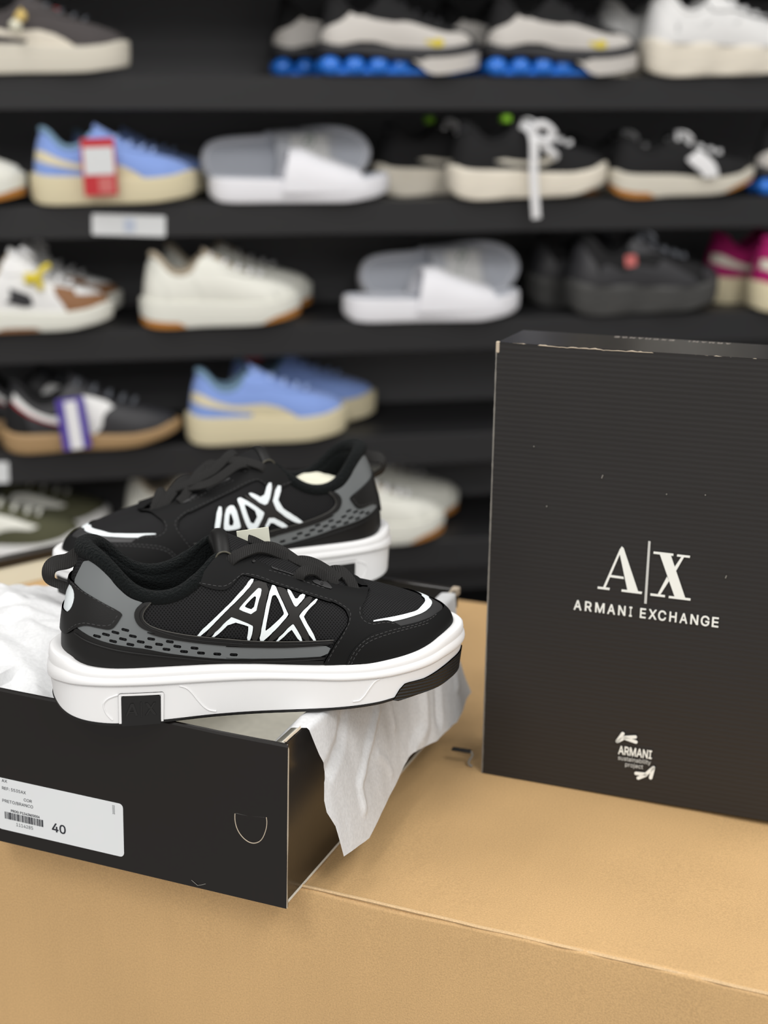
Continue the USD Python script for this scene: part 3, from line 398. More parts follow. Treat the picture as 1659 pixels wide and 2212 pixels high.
PANELS2 = {
    "logo_white_a": [[[0.3485,0.5977],[0.3423,0.5335],[0.3266,0.4124],[0.3175,0.3561],[0.3139,0.3566],[0.3192,0.4101],[0.3341,0.5189],[0.3441,0.5863]]],
    "logo_white_b": [[[0.333,0.5862],[0.3349,0.5781],[0.3341,0.5544],[0.3284,0.505],[0.3181,0.4358],[0.3115,0.3965],[0.3084,0.3853],[0.3027,0.3873],[0.2946,0.4042],[0.2913,0.4196],[0.2927,0.4327],[0.2965,0.4506],[0.3183,0.5417],[0.3286,0.5808]],[[0.3191,0.5057],[0.3085,0.4618],[0.3045,0.4343],[0.3071,0.4239],[0.3119,0.4397],[0.3186,0.4812],[0.3199,0.4903],[0.3226,0.509],[0.3238,0.5226]]],
    "logo_white_d": [[[0.3326,0.6454],[0.3315,0.6306],[0.3267,0.6054],[0.3126,0.5469],[0.2709,0.3918],[0.2658,0.3916],[0.2673,0.4408],[0.2753,0.531],[0.2806,0.5791],[0.2838,0.5916],[0.2965,0.6073],[0.3133,0.6214],[0.3236,0.6351],[0.3299,0.6482]],[[0.3089,0.5926],[0.3025,0.5856],[0.296,0.579],[0.2919,0.5643],[0.2852,0.5394],[0.2793,0.4753],[0.2836,0.4794],[0.2857,0.481],[0.2908,0.5008],[0.3026,0.5425],[0.3124,0.5785],[0.3165,0.597],[0.3129,0.5956],[0.3111,0.5953]]],
    "logo_white_e": [[[0.3243,0.6821],[0.317,0.6614],[0.3011,0.6444],[0.2919,0.6463],[0.2899,0.6628],[0.2937,0.7091],[0.3021,0.7827],[0.3071,0.8152],[0.3102,0.805],[0.3094,0.7694],[0.304,0.7106],[0.306,0.6824],[0.3223,0.6901]]],
    "logo_white_f": [[[0.2964,0.8319],[0.2955,0.7874],[0.293,0.7589],[0.2871,0.7029],[0.2824,0.6664],[0.2797,0.6538],[0.2631,0.6233],[0.2507,0.5966],[0.2305,0.5433],[0.2163,0.4992],[0.2053,0.4712],[0.1998,0.4637],[0.1999,0.4806],[0.2111,0.5295],[0.2222,0.5715],[0.2425,0.6282],[0.2609,0.666],[0.2811,0.7284],[0.2851,0.7741],[0.2876,0.8088],[0.2921,0.8441]]],
    "logo_white_g": [[[0.2584,0.5545],[0.2685,0.5631],[0.2673,0.5449],[0.2591,0.4648],[0.2552,0.4393],[0.2525,0.4388],[0.2527,0.458],[0.2559,0.4955],[0.2505,0.4963],[0.2262,0.4254],[0.2207,0.4161],[0.219,0.4243],[0.2215,0.4507],[0.235,0.5004],[0.247,0.5304]]],
    "logo_letter_a": [[[0.3394,0.5799],[0.3336,0.5207],[0.3185,0.4106],[0.3101,0.3633],[0.308,0.3722],[0.3083,0.3796],[0.3116,0.392],[0.3184,0.4325],[0.3286,0.5018],[0.3344,0.5518],[0.3352,0.5753],[0.337,0.5831]]],
    "logo_letter_b": [[[0.3277,0.5954],[0.3181,0.5452],[0.3019,0.479],[0.2925,0.4363],[0.291,0.4228],[0.2886,0.4108],[0.285,0.3993],[0.2808,0.3938],[0.2774,0.3946],[0.2904,0.4612],[0.3288,0.6054]]],
    "logo_letter_x": [[[0.3269,0.6585],[0.3174,0.6309],[0.2945,0.6091],[0.2836,0.5953],[0.2802,0.5819],[0.2749,0.5335],[0.267,0.4438],[0.2619,0.4134],[0.2596,0.4423],[0.2599,0.4523],[0.2611,0.4867],[0.2668,0.5432],[0.2666,0.5494],[0.2584,0.5585],[0.2469,0.5343],[0.2349,0.5043],[0.2228,0.4803],[0.2224,0.4969],[0.2389,0.5652],[0.2548,0.609],[0.2693,0.6401],[0.2873,0.7022],[0.2955,0.7827],[0.3001,0.8182],[0.3024,0.8132],[0.3009,0.7793],[0.2931,0.71],[0.2895,0.6645],[0.2895,0.6601],[0.2917,0.643],[0.3011,0.6404],[0.326,0.6669]]],
}
HERO_O = [-0.20507, 0.83597, 0.11]

# --- the room ----------------------------------------------------------------------------------------------------------------
SH_O, SH_YAW = np.array([0.0, 2.45, 0.0]), math.atan(0.2)
SX, SN = np.array([math.cos(SH_YAW), math.sin(SH_YAW), 0]), np.array([-math.sin(SH_YAW), math.cos(SH_YAW), 0])
SHELF = m4(np.stack([SX, SN, [0, 0, 1]], 1), SH_O)
struct("floor", box(-4.5, 4.5, -6.5, 4.5, -0.05, 0.0), M["floor"])
w = struct("wall_back", box(-3.2, 3.2, 0.36, 0.46, 0.0, 2.75), M["wall"])
UsdGeom.Xformable(w).AddTransformOp().Set(SHELF)

# --- the shelving ------------------------------------------------------------------------------------------------------------
ROWS = [1.175, 0.975, 0.7735, 0.5725, 0.3775, 0.18]                  # underside of each shelf's front edge
T = 0.054
unit = thing("wall_display_shelving", "black laminate wall shelving filled with pairs of shoes", "shelving", SHELF)
part(unit, "back_panel", box(-1.5, 1.6, 0.30, 0.325, 0.02, 1.62), M["backpanel"], smooth=False)
for z in ROWS + [1.375]:
    part(unit, "shelf_board", rbox(-1.5, 1.6, 0.0, 0.2995, z, z + T, 0.002), M["shelf"], smooth=False)
for x in (-1.525, 1.6):
    part(unit, "side_panel", box(x, x + 0.025, 0.0, 0.325, 0.0, 1.62), M["shelf"], smooth=False)

# --- the carton and what stands on it: its top leans by about a degree and a half --------------------------------------------
Bc, Bw = basis(0.2691, 0.0284), basis(PITCH, 0.0)
GR = Bw @ Bc.T
GT = CAM - GR @ np.array([0, 0, 0.4744])
def on_carton(R, t):
    return m4(GR @ np.asarray(R), GR @ np.asarray(t) + GT)
def rot(yaw, pitch=0.0, roll=0.0):
    cy, sy, cp, sp, cr, sr = math.cos(yaw), math.sin(yaw), math.cos(pitch), math.sin(pitch), math.cos(roll), math.sin(roll)
    return np.array([[cy, -sy, 0], [sy, cy, 0], [0, 0, 1]]) @ np.array([[cp, 0, -sp], [0, 1, 0], [sp, 0, cp]]) @ np.array([[1, 0, 0], [0, cr, -sr], [0, sr, cr]])

def carton():
    """Front edge along x, top at z = 0; the sides run down to the floor."""
    t = thing("cardboard_carton", "large plain brown cardboard carton carrying the shoe box and lid", "cardboard box", on_carton(rot(-0.367), (-0.0461, 0.8182, 0)))
    D, H, X0, X1, r = 0.585, 0.69, -0.53, 0.62, 0.004
    y = np.r_[np.linspace(0, 0, 12), r * (1 - np.cos(np.linspace(0, np.pi / 2, 8)[1:])), np.linspace(0.012, D - 0.012, 44), D - r * (1 - np.sin(np.linspace(0, np.pi / 2, 6)[1:-1])), [D] * 6]
    z = np.r_[np.linspace(-H, -0.012, 12), -r * (1 - np.sin(np.linspace(0, np.pi / 2, 8)[1:])), np.zeros(44), -r * (1 - np.cos(np.linspace(0, np.pi / 2, 6)[1:-1])), np.linspace(-0.02, -H, 6)]
    x = np.linspace(X0, X1, 170)
    P = np.zeros((len(x), len(y), 3)); P[..., 0], P[..., 1], P[..., 2] = x[:, None], y[None], z[None]
    w = meshkit.fbm(np.stack([P[..., 0] * 14, P[..., 1] * 9, P[..., 2] * 9], -1), 3, 4) - 0.5
    edge = np.exp(-((P[..., 1] - 0.0) / 0.03) ** 2) * np.exp(-(P[..., 2] / 0.03) ** 2)
    fine = meshkit.fbm(np.stack([P[..., 0] * 60, P[..., 1] * 20, P[..., 2] * 20], -1), 3, 9) - 0.5
    top = (P[..., 2] > -0.003)
    P[..., 2] += edge * (fine * 0.003 + w * 0.004) + np.where(top & (P[..., 1] > 0.02), np.minimum(w, 0.0) * 0.004, 0)
    crease = np.exp(-((P[..., 0] - 0.014) / 0.012) ** 2) * np.exp(-(P[..., 1] / 0.02) ** 2) * np.where(top, 1, 0)
    P[..., 2] += crease * np.sin(P[..., 0] * 900) * 0.0008
    P[..., 1] -= edge * fine * 0.003
    v, f = grid_mesh(P)
    ends = []
    for k, s in ((0, 1), (len(x) - 1, -1)):
        c = np.vstack([P[k], P[k].mean(0)]); n = len(y)
        i = np.arange(n)
        ends.append((c, np.stack([i, np.full(n, n), (i + 1) % n], 1)[:, ::s]))
    part(t, "body", cat((v, f), *ends), M["kraft"], smooth=35)
    crest = tube(np.stack([np.linspace(X0, X1, 120), np.full(120, 0.0012), 0.0002 + 0.0009 * (meshkit.fbm(np.stack([np.linspace(0, 30, 120)] * 3, -1), 3, 2) - 0.5)], 1), 0.0011, 6)
    part(t, "fold_crest", crest, M["kraftlight"])
carton()

# --- the open shoe box -------------------------------------------------------------------------------------------------------
BOX_R, BOX_T = rot(-0.3632), np.array([-0.0534, 0.7911, 0.0])
BW, BL, BH = 0.225, 0.322, 0.110
def on_box(): return on_carton(BOX_R, BOX_T)

def arc_label(t, front):
    lb = part(front, "size_label", None or upright((lambda g: cat(trimesh.creation.extrude_polygon(g, 0.0003, engine="earcut")))(shapely.box(-0.2085, 0.0125, -0.1180, 0.0440).buffer(0.003, quad_segs=5))), M["label"], smooth=False, label="white sticker with size 40 and a barcode")
    mm = 0.001
    def line(text, x, z, x1, cap, bold, ink="ink", name="print"):
        v, f = upright(flat_text(text, cap * mm, x * mm, z * mm, bold, width=(x1 - x) * mm)); v[:, 1] -= 0.0003
        part(lb, name, (v, f), M[ink], smooth=False)
    line("AX", -206.8, 44.3, -202.6, 2.0, False)
    line("REF: 5535AX", -206.8, 38.9, -188.3, 2.1, False)
    line("COR", -190.1, 33.7, -183.8, 2.0, False)
    line("PRETO/BRANCO", -207.0, 29.8, -183.1, 2.1, False)
    line("PROG: P1342M/0004", -200.6, 23.7, -178.2, 1.7, True)
    line("1114285", -196.8, 14.2, -183.8, 2.3, False, "thinink")
    line("40", -169.0, 16.5, -158.4, 6.0, True)
    v, f = flat_text("260903", 1.7 * mm, 0, 0, False, width=6.2 * mm)
    v = np.stack([-0.1210 - v[:, 1], 0.0388 + v[:, 0], v[:, 2]], 1); v, f = upright((v, f)); v[:, 1] -= 0.0003
    part(lb, "print", (v, f), M["thinink"], smooth=False)
    x, bars, rg = -0.2055, [], np.random.default_rng(5)
    while x < -0.1755:
        w = rg.choice([0.0003, 0.0003, 0.0006, 0.0009]); bars.append(box(x, min(x + w, -0.1751), -0.0005, -0.0003, 0.0180, 0.0230)); x += w + rg.choice([0.0003, 0.0005, 0.0006])
    part(lb, "barcode", cat(*bars), M["ink"], smooth=False)

def shoe_box():
    t = thing("shoe_box", "open black shoe box with white size label, tissue spilling over its side", "shoe box", on_box())
    w = 0.0016
    def wall(name, outer, inner, **k):
        p = part(t, name, outer, M["boxblack"], smooth=False); part(p, "liner", inner, M["liner"], smooth=False); return p
    # front (towards the camera): the rim is folded over, the right end shows the board's raw edge
    n = 70
    xs = np.linspace(-BW, 0.0, n)
    prof = [(0, 0), (0, BH - 0.0016), (0.0008, BH - 0.0003), (0.0022, BH), (0.0032, BH - 0.0006), (0.0034, BH - 0.012), (0.0030, BH - 0.0125), (0.0026, BH - 0.0140), (0.0026, 0.0)]
    P = np.array([[(x, y, z) for y, z in prof] for x in xs])
    wob = meshkit.fbm(np.stack([P[..., 0] * 22, P[..., 2] * 18, P[..., 1] * 0], -1), 3, 3) - 0.5
    P[..., 1] += wob * 0.0010 * np.clip(P[..., 2] / 0.02, 0, 1)
    P[..., 2] += np.where(P[..., 2] > 0.09, wob * 0.0008, 0)
    c = [np.vstack([P[k], P[k].mean(0)]) for k in (0, -1)]; m = len(prof); i = np.arange(m)
    front = part(t, "front_panel", cat(grid_mesh(P), *[(q, np.stack([i, (i + 1) % m, np.full(m, m)], 1)) for q in c]), M["boxblack"], smooth=30)
    part(front, "liner", box(-BW + 0.004, -0.006, 0.0027, 0.0034, 0.002, BH - 0.013), M["liner"], smooth=False)
    part(front, "raw_edge", tube([(0.0002, 0.0004, 0.0005), (0.0003, 0.0002, 0.05), (0.0001, 0.0004, BH - 0.003), (-0.001, 0.0012, BH - 0.0004)], 0.00045, 6), M["edge"])
    tab = [(-35.3, 57.5), (-35.2, 52), (-33.1, 46), (-28.9, 41.6), (-24.1, 39.9), (-18.8, 41.9), (-15, 48.4), (-13.6, 56.6), (-14, 59.5)]
    q = curve(np.array([(a / 1000, -0.0001, b / 1000) for a, b in tab]), 40)
    part(front, "thumb_tab", tube(q, 0.00030, 5, up=(0, 1, 0)), M["edge"], label="half round punched thumb tab")
    part(front, "score_line", tube([(-0.0346, -0.00005, 0.0577), (-0.025, 0.0001, 0.0576), (-0.0148, -0.00005, 0.0592)], 0.0002, 5, up=(0, 1, 0)), M["boxblack"])
    part(front, "nick", tube([(-0.0660, -0.0002, 0.0045), (-0.0615, -0.0005, 0.0020), (-0.0590, -0.0002, 0.0028), (-0.0560, -0.0001, 0.0042)], 0.0002, 5, up=(0, 1, 0)), M["scuff"], label="small torn nick at the bottom edge")
    arc_label(t, front)
    # right long side, set back by the slot at the corner
    rx = -0.0022
    right = wall("right_panel", box(rx - w, rx, 0.0034, BL, 0, BH - 0.0004), box(rx - 0.0034, rx - w, 0.0036, BL - 0.003, 0.002, BH - 0.0004))
    yy = np.linspace(0.0036, BL, 60)
    part(right, "raw_edge", tube(np.stack([np.full(60, rx - 0.0016), yy, BH + 0.0001 + 0.0006 * (meshkit.fbm(np.stack([yy * 90] * 3, -1), 3, 6) - 0.5)], 1), 0.0010, 6, flat=0.35), M["edge"])
    part(right, "corner_flap", box(rx - 0.0014, rx - 0.0004, -0.0002 + 0.0012, 0.0036, 0.001, BH - 0.004), M["rubber"], smooth=False)
    left = wall("left_panel", box(-BW + 0.0004, -BW + w, 0.003, BL, 0, BH), box(-BW + w, -BW + 0.003, 0.004, BL - 0.003, 0.002, BH - 0.001))
    back = wall("back_panel", box(-BW, -0.0026, BL, BL + 0.003, 0, BH), box(-BW + 0.004, -0.006, BL - 0.0008, BL, 0.002, BH - 0.013))
    part(back, "folded_rim", rbox(-BW, -0.001, BL - 0.002, BL + 0.0045, BH - 0.016, BH + 0.001, 0.0008), M["boxblack"], smooth=False)
    part(back, "worn_corner", rbox(-0.006, 0.0006, BL - 0.0025, BL + 0.005, BH - 0.005, BH + 0.0018, 0.001), M["edge"], smooth=False, label="worn pale corner")
    part(t, "bottom_panel", box(-BW + 0.001, -0.002, 0.001, BL + 0.001, 0.0, 0.002), M["liner"], smooth=False)
shoe_box()

# --- the lid, standing on its end --------------------------------------------------------------------------------------------
LID_R = np.array([[0.94068, 0.33903, -0.0134], [-0.3389, 0.94076, 0.01089], [0.0163, -0.0057, 0.99985]])
LW, LH, LD = 0.229, 0.325, 0.070
def shoe_box_lid():
    t = thing("shoe_box", "tall black shoe box lid standing upright on the right, white two-letter logo on it", "box lid", on_carton(LID_R, (0.0791, 0.9901, 0.0)))
    w = 0.003
    n = 60; xs = np.linspace(0, LW, n); zs = np.linspace(0, LH, 60)
    P = np.zeros((n, 60, 3)); P[..., 0], P[..., 2] = xs[:, None], zs[None]
    P[..., 1] = (meshkit.fbm(np.stack([P[..., 0] * 12, P[..., 2] * 12, P[..., 2] * 0], -1), 3, 8) - 0.5) * 0.0016 * np.clip(np.minimum(P[..., 0], P[..., 2]) / 0.03, 0, 1)
    Q = P.copy(); Q[..., 1] = w
    fr = part(t, "front_panel", cat(grid_mesh(P[::1]), (grid_mesh(Q)[0], grid_mesh(Q)[1][:, ::-1])), M["lidblack"], smooth=40)
    for name, b in (("top_flange", box(0.0005, LW - 0.0005, 0.0008, LD, LH - w, LH)), ("left_flange", box(0, w, 0.001, LD - 0.002, 0.0005, LH - w)), ("right_flange", box(LW - w, LW, 0.001, LD - 0.002, 0.0005, LH - w)), ("bottom_flange", box(0.0005, LW - 0.0005, 0.001, LD, 0, w))):
        g = part(t, name, b, M["boxblack"], smooth=False)
        if name == "top_flange":
            for c, x in zip("ARMANI EXCHANGE", np.linspace(0.1516, 0.0733, 15)):
                if c == " ": continue
                v, f = flat_text(c, 0.0052, 0, 0, True, depth=0.0001, width=0.0036 if c != "I" else 0.0012)
                v = np.stack([x - v[:, 0], 0.0665 - v[:, 1], v[:, 2] + LH], 1)
                part(g, "letter", (v, f), M["goldprint"], smooth=False)
    rg = np.random.default_rng(2)
    xx = np.linspace(0.0, LW, 120); j = meshkit.fbm(np.stack([xx * 160] * 3, -1), 3, 3)
    part(t, "worn_top_edge", tube(np.stack([xx, 0.0004 + 0 * xx, LH - 0.0006 + 0.0012 * (j - 0.5)], 1), 0.00025 + 0.0008 * np.clip(j - 0.42, 0, 1), 6), M["edge"], label="scuffed pale top edge")
    part(t, "worn_side_edge", tube(np.stack([np.full(90, 0.0001), np.full(90, 0.0003), np.linspace(0.0, LH, 90)], 1), 0.0005 + 0.0003 * rg.random(90), 6, up=(0, 1, 0)), M["scuff"], label="scuffed pale left edge")
    part(t, "worn_corner", rbox(-0.0004, 0.0022, -0.0006, 0.0022, LH - 0.0075, LH + 0.0006, 0.0006), M["edge"], smooth=False, label="worn pale upper left corner")
    # print on the front
    big = [[(93.8, 185.2), (95.4, 188.5), (96.8, 187.6), (108.9, 156.9), (101.3, 157.1)], [(94.3, 186.6), (95.7, 186.2), (85.6, 157), (83.9, 157)], [(80.2, 157.4), (88.7, 157.4), (88.6, 155.8), (80.2, 155.8)], [(97.2, 157.4), (111.5, 157.4), (111.3, 155.7), (97.1, 155.8)], [(88.5, 167.0), (97.9, 166.7), (98.3, 165.1), (87.8, 165.3)],
           [(113.6, 194.4), (115.2, 194.4), (115.2, 149.1), (113.5, 149.1)], [(121.9, 186.4), (129.6, 186.1), (141.5, 156.5), (134.2, 156.5)], [(137.2, 186.4), (138.9, 186.2), (133.6, 174.6), (132.3, 177.2)], [(128.0, 170.5), (129.6, 167.5), (124.0, 156.5), (122.2, 156.5)], [(117.7, 187.4), (131.3, 187.4), (131.3, 185.8), (117.7, 185.8)], [(133.9, 187.2), (142.6, 187.2), (142.6, 185.7), (133.8, 185.7)],
           [(117.4, 157), (127.5, 157), (127.5, 155.4), (117.4, 155.4)], [(130.2, 156.8), (145.1, 156.8), (145.0, 155.2), (130.1, 155.2)]]
    def show(m, name, ink="print"):
        v, f = upright(m); v = v.copy(); v[:, 1] -= 0.0010
        part(fr, name, (v, f), M[ink], smooth=False)
    show(poly_print([np.array(p) / 1000 for p in big[:5]], 0.0003), "letter")
    show(poly_print([np.array(big[5]) / 1000], 0.0003), "bar", "dimprint")
    show(poly_print([np.array(p) / 1000 for p in big[6:]], 0.0003), "letter")
    for c, a, b in [('A', 63.8, 69.4), ('R', 71.8, 76.7), ('M', 79.2, 85.9), ('A', 87.9, 93.5), ('N', 95.6, 100.8), ('I', 103.4, 105.4), ('E', 111.0, 115.1), ('X', 117.1, 122.6), ('C', 123.7, 129.2), ('H', 131.5, 136.5), ('A', 138.6, 144.0), ('N', 146.0, 151.4), ('G', 153.1, 159.0), ('E', 160.7, 165.2)]:
        show(flat_text(c, 0.0069, a / 1000, 0.1384, True, 0.0003, (b - a) / 1000), "letter")
    for l in [[(100.5, 42.9), (104.1, 49.5)], [(100.5, 42.9), (105.6, 46.7), (113.1, 48.4)], [(105.6, 46.3), (113.8, 44.6)], [(127.5, 27.0), (126.0, 18.9)], [(127.5, 27.0), (122.4, 20.9), (115.4, 20.5)], [(122.4, 20.5), (117.2, 17.1)]]:
        show(poly_print([np.array(shapely.LineString(l).buffer(1.25, quad_segs=4).exterior.coords) / 1000], 0.0003), "leaf_mark")
    show(flat_text("ARMANI", 0.0062, 0.1016, 0.0335, True, 0.0003, 0.0242), "print")
    show(flat_text("sustainability", 0.0031, 0.1018, 0.0290, False, 0.0003, 0.0236), "print", "dimprint")
    show(flat_text("project", 0.0031, 0.1072, 0.0247, False, 0.0003, 0.0128), "print", "dimprint")
    for x, z, l in ((0.0795, 0.238, 0.0024), (0.168, 0.176, 0.0020), (0.124, 0.229, 0.0007), (0.041, 0.212, 0.0008), (0.030, 0.254, 0.0006), (0.150, 0.231, 0.0006)):
        part(fr, "scuff", tube([(x, -0.0007, z), (x - l * 0.3, -0.0011, z - l)], 0.0004, 5, up=(0, 1, 0)), M["scuff"])
shoe_box_lid()

# --- tissue paper ------------------------------------------------------------------------------------------------------------
def seg_dist(p, line):
    L = shapely.LineString(line)
    return shapely.distance(L, shapely.points(p))

def tissue_right():
    """Hangs over the right wall of the box: y along the wall, z up, x outward."""
    out = np.array([(24.5, 112), (30.1, 92.5), (36.2, 79.0), (28.4, 75.4), (23.7, 65.5), (23.2, 58.2), (28.5, 46.9), (30.2, 26.4), (70.2, 20.0), (111.6, 28.7), (152.3, 36.4), (167.8, 38.5), (208.1, 31.1), (258.8, 25.9), (285.1, 34.6), (297.6, 35.6), (290.4, 51.4), (286.0, 67.7), (297, 94.3), (309, 112), (309, 160), (270, 166), (200, 162), (120, 170), (60, 158), (30, 150)]) / 1000
    ridges = [([(124.8, 100), (124.8, 87.9), (104.7, 73.3), (74.0, 54.4), (72.4, 39.0)], 5, 5), ([(80.6, 112), (62.3, 87.2), (36.5, 79.4)], -7, 8), ([(146.7, 112), (145.1, 66.4)], 3, 4), ([(215.7, 112), (196.1, 46.7), (170.1, 38.3)], 5, 9), ([(256.9, 112), (221.8, 43.3)], -6, 9), ([(109.9, 60.5), (121.3, 49.0), (124.4, 40.9)], 2.5, 4), ([(285, 112), (270, 50)], 4, 6)]
    def at(k, h):
        y, z = k[:, 0], k[:, 1]
        d = np.maximum(0.111 - z, 0)
        w = meshkit.fbm(np.stack([y * 24, z * 12, 0 * y], -1), 3, 21) - 0.5
        o = 0.0024 + 0.26 * d + w * 0.006 * np.clip(d / 0.03, 0, 1)
        for l, a, s in ridges:
            q = seg_dist(k * 1000, l); o += 0.45 * a / 1000 * np.maximum(0, 1 - q / s) * np.clip(d / 0.02, 0, 1)
        over = np.maximum(z - 0.111, 0)                                # beyond the rim the sheet turns over into the box
        P = np.stack([np.where(over > 0, 0.0022 - over, np.maximum(o, 0.0018)), y, np.where(over > 0, 0.1118 - 0.25 * over + w * 0.01 * np.clip(over / 0.01, 0, 1) - 3.5 * np.maximum(over - 0.012, 0) * 0.25, np.minimum(z, 0.1118))], 1)
        return P, None
    k, f, _ = clipped([out], 0.0022, 0.0022)
    v, _ = at(k, 0)
    t = thing("tissue_paper", "crumpled white tissue sheet hanging over the right side of the open shoe box", "tissue paper", on_box())
    m = trimesh.Trimesh(v, f[:, ::-1], process=False)
    part(t, "sheet", m, M["tissue"], smooth=True)

def tissue_left():
    """A second sheet, bunched over the box's left wall and the carton."""
    nx, ny = 150, 150
    X, Y = np.meshgrid(np.linspace(-0.43, -0.165, nx), np.linspace(0.004, 0.335, ny), indexing="ij")
    w = meshkit.fbm(np.stack([X * 20 + Y * 9, Y * 14 - X * 4, 0 * X], -1), 4, 33) - 0.5
    fold = np.abs(((X * 0.8 + Y * 1.0) * 21 + 1.6 * w) % 1 - 0.5)
    ridg = np.abs(meshkit.fbm(np.stack([X * 16 - Y * 5, Y * 26, 0 * X + 2], -1), 3, 12) - 0.5)
    hump = np.interp(Y, [0, 0.02, 0.06, 0.10, 0.14, 0.18, 0.22, 0.27, 0.34], [0.110, 0.112, 0.117, 0.121, 0.120, 0.113, 0.097, 0.072, 0.04])
    out = np.clip((-0.30 - X) / 0.13, 0, 1)
    ins = np.clip((X + 0.22) / 0.055, 0, 1)
    Z = hump * (1 - 0.80 * out ** 1.5) - 0.030 * ins ** 2 + w * 0.014 + ridg * 0.016 + (fold - 0.25) * 0.011
    Z = np.where((X > -0.240) & (X < -0.213), np.maximum(Z, 0.1130), Z)
    Z = np.maximum(Z, 0.0025)
    Z = np.where(Y < 0.02, np.minimum(Z, 0.112 + (Y - 0.004) * 0.9), Z)
    P = np.stack([X + w * 0.01, np.where(X > -0.226, np.maximum(Y, 0.0045), Y), Z], -1)
    t = thing("tissue_paper", "bunched white tissue sheet over the left side of the shoe box, behind the black heel", "tissue paper", on_box())
    part(t, "sheet", grid_mesh(P), M["tissue"], smooth=True)
tissue_right()
tissue_left()

# --- the two black sneakers --------------------------------------------------------------------------------------------------
class Maker:
    """Puts millimetre meshes of one shoe under its thing, mirrored for the left foot."""
    def __init__(s, t, side=1, sc=1.0): s.t, s.side, s.sc = t, side, sc
    def __call__(s, name, m, material, parent=None, smooth=40, label=None, kind=None):
        if hasattr(m, "faces"): m = (m.vertices, m.faces)
        v = np.array(m[0], float) * 0.001 * s.sc; f = np.array(m[1]); n = np.array(m[2], float) if len(m) == 3 else None
        if s.side < 0:
            v[:, 1] *= -1; f = f[:, ::-1]
            if n is not None: n[:, 1] *= -1
        return part(parent or s.t, name, (v, f) if n is None else (v, f, n), M[material] if isinstance(material, str) else material, smooth, label, kind)

class Wall:
    """The sole's side wall: u round the outline as on the upper, t from the ground to the groove."""
    def __init__(s, S): s.S = S; s.lo, s.hi = inset2(S.out, 1.2), inset2(S.out, -0.1)
    def at(s, k, h):
        u, t = k[:, 0] % 1 * s.S.nu, k[:, 1]
        i = np.floor(u).astype(int) % s.S.nu; f = (u - np.floor(u))[:, None]; j = (i + 1) % s.S.nu
        g = lambda A: A[i] * (1 - f) + A[j] * f
        a, b = g(s.lo), g(s.hi); zb, zg = g(s.S.zb[:, None])[:, 0], g(s.S.zg[:, None])[:, 0]
        d = b - a; d /= np.linalg.norm(d, axis=1, keepdims=True)
        p = a + (b - a) * t[:, None] + d * np.reshape(h, (-1, 1)) if np.ndim(h) else a + (b - a) * t[:, None] + d * h
        return np.c_[p, zb + 0.3 + (zg - 0.5 - zb) * t], np.c_[d, 0 * t - 0.05]
    def uv(s, xz):
        """(u, t) of points given by x and z on the outer side."""
        S = s.S; xz = np.asarray(xz, float)
        n = S.nu // 2; x = S.out[:n + 1, 0]
        u = np.interp(xz[:, 0], x, np.arange(n + 1) / S.nu)
        zb, zg = np.interp(u * S.nu, np.arange(n + 1), S.zb[:n + 1]), np.interp(u * S.nu, np.arange(n + 1), S.zg[:n + 1])
        return np.c_[u, (xz[:, 1] - zb - 0.3) / (zg - 0.5 - zb)]

def loft(S, rows, closed_bottom=False):
    """A skin round the sole's outline through rows of (inset, heights)."""
    P = np.stack([np.c_[inset2(S.out, d) if np.ndim(d) == 0 else inset2(S.out, d), z] for d, z in rows], 1)
    return grid_mesh(P, True)

def cap_fan(pts, z_up=True):
    c = pts.mean(0); n = len(pts); i = np.arange(n)
    f = np.stack([np.full(n, n), i, (i + 1) % n], 1)
    return np.vstack([pts, c]), f if z_up else f[:, ::-1]

def collar_and_lining(mk, S, u0, r, material, inset=2.2, insole_z=3.5, insole=None, heel_pad=0.35):
    """Padded tube round the opening, lining and insole."""
    n0 = int(u0 * S.nu); idx = np.r_[S.nu - n0:S.nu, 0:n0 + 1]
    Tn = S.T[idx]; tg = np.gradient(Tn, axis=0); tg[:, 2] = 0
    inn = np.stack([-tg[:, 1], tg[:, 0], 0 * tg[:, 0]], 1); inn /= np.linalg.norm(inn, axis=1, keepdims=True)
    ctr = Tn + inn * inset - [0, 0, 1.0]
    taper = np.clip(np.minimum(np.arange(len(ctr)), np.arange(len(ctr))[::-1]) / (0.06 * S.nu), 0.55, 1)
    un = (np.arange(len(ctr)) - n0) / S.nu
    r = r * (1 + heel_pad * np.exp(-(un / 0.05) ** 2))
    mk("collar", tube(ctr, r * taper, 14, up=(0, 0, 1)), material)
    ins = inset2(S.out, 9.0)[idx]
    zi = np.full(len(idx), S.zt.mean() + insole_z)
    bot = np.c_[ins, zi]
    top = ctr + inn * (r * 0.7 * taper)[:, None]
    rows = []
    for w in np.linspace(0, 1, 12):
        mid = top * (1 - w) + bot * w
        mid[:, :2] -= inn[:, :2] * (np.sin(w * np.pi) * 3.0 - 6.5 * np.sin(np.clip(w * 3, 0, 1) * np.pi) * 0.5)[..., None] if np.ndim(w) else inn[:, :2] * (np.sin(w * np.pi) * 2.0 - 3.2 * np.sin(min(w * 3, 1) * np.pi))
        rows.append(mid)
    v, f = grid_mesh(np.stack(rows, 1), False)
    mk("lining", (v, f[:, ::-1]), material)
    q = inset2(S.out, 7.0)
    mk("insole", cap_fan(np.c_[q, np.full(len(q), S.zt.mean() + insole_z - 0.5)]), insole or material)

